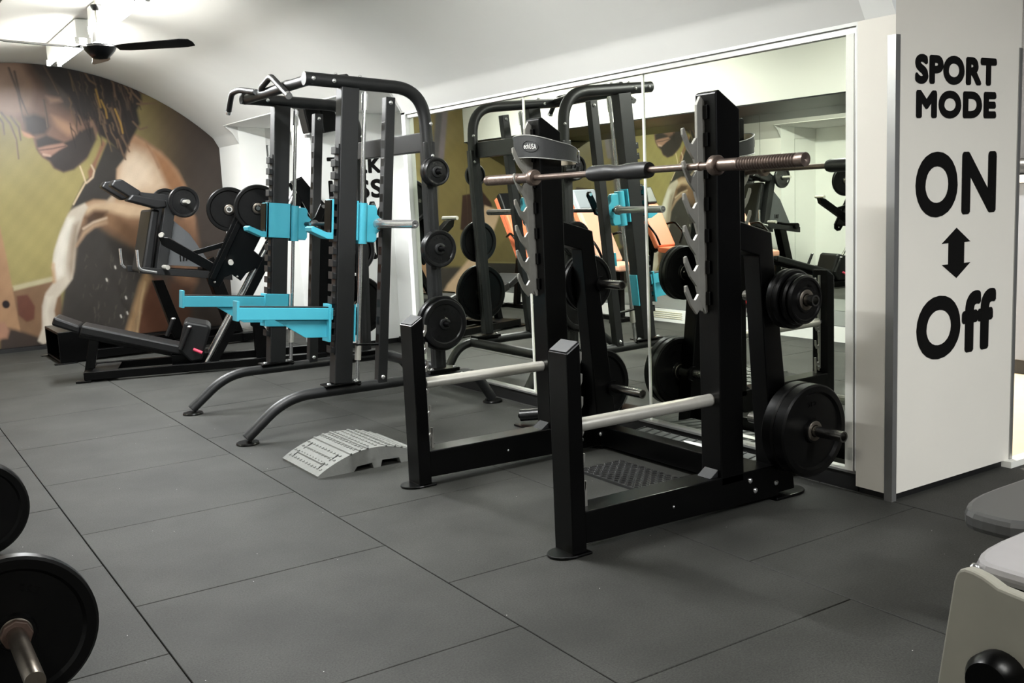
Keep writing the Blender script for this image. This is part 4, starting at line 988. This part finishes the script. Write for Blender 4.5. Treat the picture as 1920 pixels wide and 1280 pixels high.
# step board leaning low by the mirror
R = root('step_board', 'grey ribbed step board with a white oval, on the floor between rack and mirror', 'step', (2.83, -.86, 0))
MB().box(2.715, 2.945, -1.40, -.36, 0, .07).build('board', STEPM, R, .02)
for k in range(14): 
    y = -1.33 + k * .07
    MB().prism([(2.74, y), (2.92, y + .05), (2.92, y + .058), (2.74, y + .008)], .069, .0745, axis='z').build('rib', mat('step_rib', (56, 58, 57), .6), R)
mb = MB(); mb.prism([(2.845 + .022 * math.cos(a), -.93 + .17 * math.sin(a)) for a in [2 * PI * i / 24 for i in range(24)]], .0745, .077, axis='z'); mb.build('white_oval', WHT, R)

# ================================================================== FOREGROUND BARBELL (bottom left)
R = root('barbell', 'worn steel barbell lying on the floor at the bottom left corner of the photo', 'barbell', (-.40, -1.0, .19))
MB().tube([(-.432, -1.56, .222), (-.394, .02, .206)], .015, 18).build('bar', STL, R)
MB().lathe([(1e-4, 0), (.026, 0), (.026, .38), (1e-4, .38)], (-.436, -1.93, .224), 'y', 28).build('sleeve', mat('worn_sleeve', (150, 140, 128), .3, 1., noise=.35, nscale=30), R)
MB().prism([(-.434 + .044 * math.cos(a), .223 + .044 * math.sin(a)) for a in [2 * PI * i / 8 for i in range(8)]], -1.585, -1.565).build('hex_collar', mat('rusty_collar', (72, 56, 48), .6, .4, noise=.2), R, .004)
GF = 'bumper plates on the floor barbell'
plate((-.432, -1.535, .222), .222, .05, 'bumper', 'black bumper plate filling the bottom left corner, steel sleeve through it', GF, rz=-.04)
plate((-.396, -.02, .206), .205, .06, 'bumper', 'black bumper plate cut off by the left edge of the photo', GF, rz=-.04)

# ================================================================== BENCH AND GREY MACHINE (bottom right)
R = root('flat_bench', 'grey padded flat bench cut off by the right edge of the photo', 'bench', (2.45, -3.05, 0))
def rp(pts, z0, z1, name, m, par, b): return MB().prism(pts, z0, z1, axis='z').build(name, m, par, b)
rp([(1.925, -3.06), (1.925, -3.02), (1.93, -2.985), (1.945, -2.955), (1.97, -2.935), (2.01, -2.915), (2.06, -2.90), (2.12, -2.89), (2.20, -2.885), (3.10, -2.87), (3.10, -3.17), (2.05, -3.17), (1.99, -3.16), (1.95, -3.13), (1.93, -3.10)], .365, .425, 'seat_pad', BENCHG, R, .018)
MB().box(2.13, 2.21, -3.05, -2.97, .02, .37).build('leg', BLK, R, .005); MB().box(2.95, 3.03, -3.05, -2.97, .02, .37).build('leg', BLK, R, .005)
MB().box(2.10, 3.05, -3.04, -2.98, .30, .365).build('beam', BLK, R, .004)
MB().box(2.12, 2.22, -3.15, -2.90, 0, .03).build('foot', BLK, R, .005); MB().box(2.90, 3.08, -3.20, -2.82, 0, .03).build('foot', BLK, R, .005)
R = root('weight_machine', 'grey painted steel machine frame with black knob and grey seat pad, bottom right corner', 'exercise machine', (1.25, -3.65, 0))
# side panel facing the camera, running towards the lower right
pa, pb_ = Vector((1.105, -3.475)), Vector((1.03, -3.98)); dd = (pb_ - pa).normalized(); nn = Vector((-dd.y, dd.x))
def sp_(u, w, z): return (pa.x + dd.x * u + nn.x * w, pa.y + dd.y * u + nn.y * w, z)
mb = MB()
poly_ = [(-.095, .0), (-.045, .33), (-.006, .575), (.0, .592), (.008, .602), (.02, .608), (.04, .609), (.065, .606), (.085, .600), (.10, .595), (.5, .588), (.5, 0)]
v = [sp_(u, 0, z) for u, z in poly_] + [sp_(u, .03, z) for u, z in poly_]; n = len(poly_)
mb.add(v, [tuple(range(n)), tuple(range(n, 2 * n))[::-1]] + [(i, (i + 1) % n, (i + 1) % n + n, i + n) for i in range(n)])
mb.build('side_panel', MACHG, R, .006)
mb = MB(); mb.lathe([(1e-4, -.05), (.035, -.05), (.045, -.035), (.045, -.012), (.02, 0), (1e-4, 0)], (0, 0, 0), 'x', 28)
mb.build('knob', BLK, R, fn=lambda p: (sp_(.125, 0, .422)[0] + p[0] * 1.3, sp_(.125, 0, .422)[1] + p[1] * 1.3, sp_(.125, 0, .422)[2] + p[2] * 1.3))
rp([(1.17, -3.52), (1.172, -3.495), (1.182, -3.475), (1.20, -3.46), (1.23, -3.447), (1.27, -3.437), (1.33, -3.43), (1.60, -3.42), (1.60, -3.80), (1.22, -3.80), (1.19, -3.79), (1.175, -3.76), (1.17, -3.72)], .565, .60, 'seat_pad', mat('pale_grey_vinyl', (140, 138, 138), .4, noise=.06), R, .014)
MB().box(1.21, 1.58, -3.78, -3.45, .525, .563).build('pad_board', BLK, R, .003)
MB().box(1.14, 1.60, -3.60, -3.50, .0, .52).build('frame_box', MACHG, R, .006)
MB().sphere((1.172, -3.475, .585), .012).build('screw', CHR, R)

# ================================================================== THINGS SEEN IN THE MIRROR (opposite side of the room)
def incl_bench(x, y, lab, flip=1, padm=PEACH, top=GRV):
    z0 = .142; zb = 0.; R = root('incline_machine', lab, 'exercise machine', (x, y, zb), 'orange padded machines on the opposite side')
    MB().prism([(y - .36, z0 + .50), (y - .02, z0 + 1.05), (y + .05, z0 + 1.02), (y - .29, z0 + .46)], x - .16, x + .16, axis='x').build('back_pad', padm, R, .02)
    MB().prism([(y - .02, z0 + 1.06), (y + .11, z0 + 1.28), (y + .18, z0 + 1.24), (y + .05, z0 + 1.03)], x - .16, x + .16, axis='x').build('head_pad', top, R, .02)
    for s in (-1, 1): MB().prism([(y - .30, z0 + .44), (y + .19, z0 + 1.22), (y + .24, z0 + 1.19), (y - .25, z0 + .41)], x + s * .12 - .025, x + s * .12 + .025, axis='x').build('back_rail', ORG if s > 0 else BLK, R, .004)
    MB().prism([(y - .66, z0 + .40), (y - .34, z0 + .42), (y - .34, z0 + .49), (y - .66, z0 + .47)], x - .15, x + .15, axis='x').build('seat_pad', padm, R, .02)
    MB().box(x - .03, x + .03, y - .52, y - .44, zb + .02, z0 + .42).build('post', BLK, R, .004)
    MB().prism([(y + .02, zb + .02), (y + .10, zb + .02), (y - .06, z0 + .74), (y - .12, z0 + .70)], x - .03, x + .03, axis='x').build('rear_strut', BLK, R, .004)
    MB().box(x - .03, x + .03, y - .60, y + .30, zb, zb + .05).build('base', BLK, R, .004)
    for e in (-.58, .28): MB().box(x - .22, x + .22, y + e - .03, y + e + .03, zb, zb + .04).build('foot', BLK, R, .004)
    for s in (-1, 1): MB().tube(rounded([(x + s * .17, y - .05, z0 + .75), (x + s * .24, y - .25, z0 + .80), (x + s * .24, y - .42, z0 + .66), (x + s * .17, y - .42, z0 + .52)], .06, 4), .014, 10).build('handle', BLK, R)
incl_bench(-.16, 4.30, 'peach and grey padded incline machine, seen only in the mirror behind the rack')
incl_bench(-.16, 5.80, 'orange edged incline machine nearer the mural, seen only in the mirror', padm=ORG, top=PADM)
R = root('red_lever_frame', 'red and black low floor machine on the opposite plinth, seen in the mirror', 'exercise machine', (-.9, 2.7, .142))
MB().prism([(2.45, .30), (2.75, .15), (2.85, .18), (2.55, .36)], -.98, -.84, axis='x').build('arm', RED, R, .006)
MB().box(-1.15, -.65, 2.40, 2.46, .142, .20).build('foot', BLK, R, .004); MB().box(-.94, -.88, 2.42, 3.0, .15, .22).build('base', BLK, R, .004)
MB().box(-.94, -.88, 2.55, 2.62, .2, .27).build('post', BLK, R, .004)
# passage beyond the pillar
R = root('counter', 'grey counter glimpsed past the right edge of the pillar', 'counter', (6.2, -.6, .018))
MB().box(5.9, 6.6, -1.4, .8, .12, 1.32).build('front_panel', CAB, R, .006); MB().box(5.86, 6.64, -1.44, .84, 1.32, 1.37).build('worktop', WHT, R, .006)
MB().box(5.94, 6.6, -1.38, .78, .018, .12).build('plinth', BASE, R, .004)
R = root('rolled_mat', 'dark rolled towel on top of the grey counter', 'towel', (6.2, -.65, 1.37))
MB().tube([(6.05, -.85, 1.43), (6.05, -.35, 1.43)], .055, 20).build('roll', PADM, R)

# ------------------------------------------------------------------ tidy
for o in bpy.data.objects:
    if '_org' in o: del o['_org']
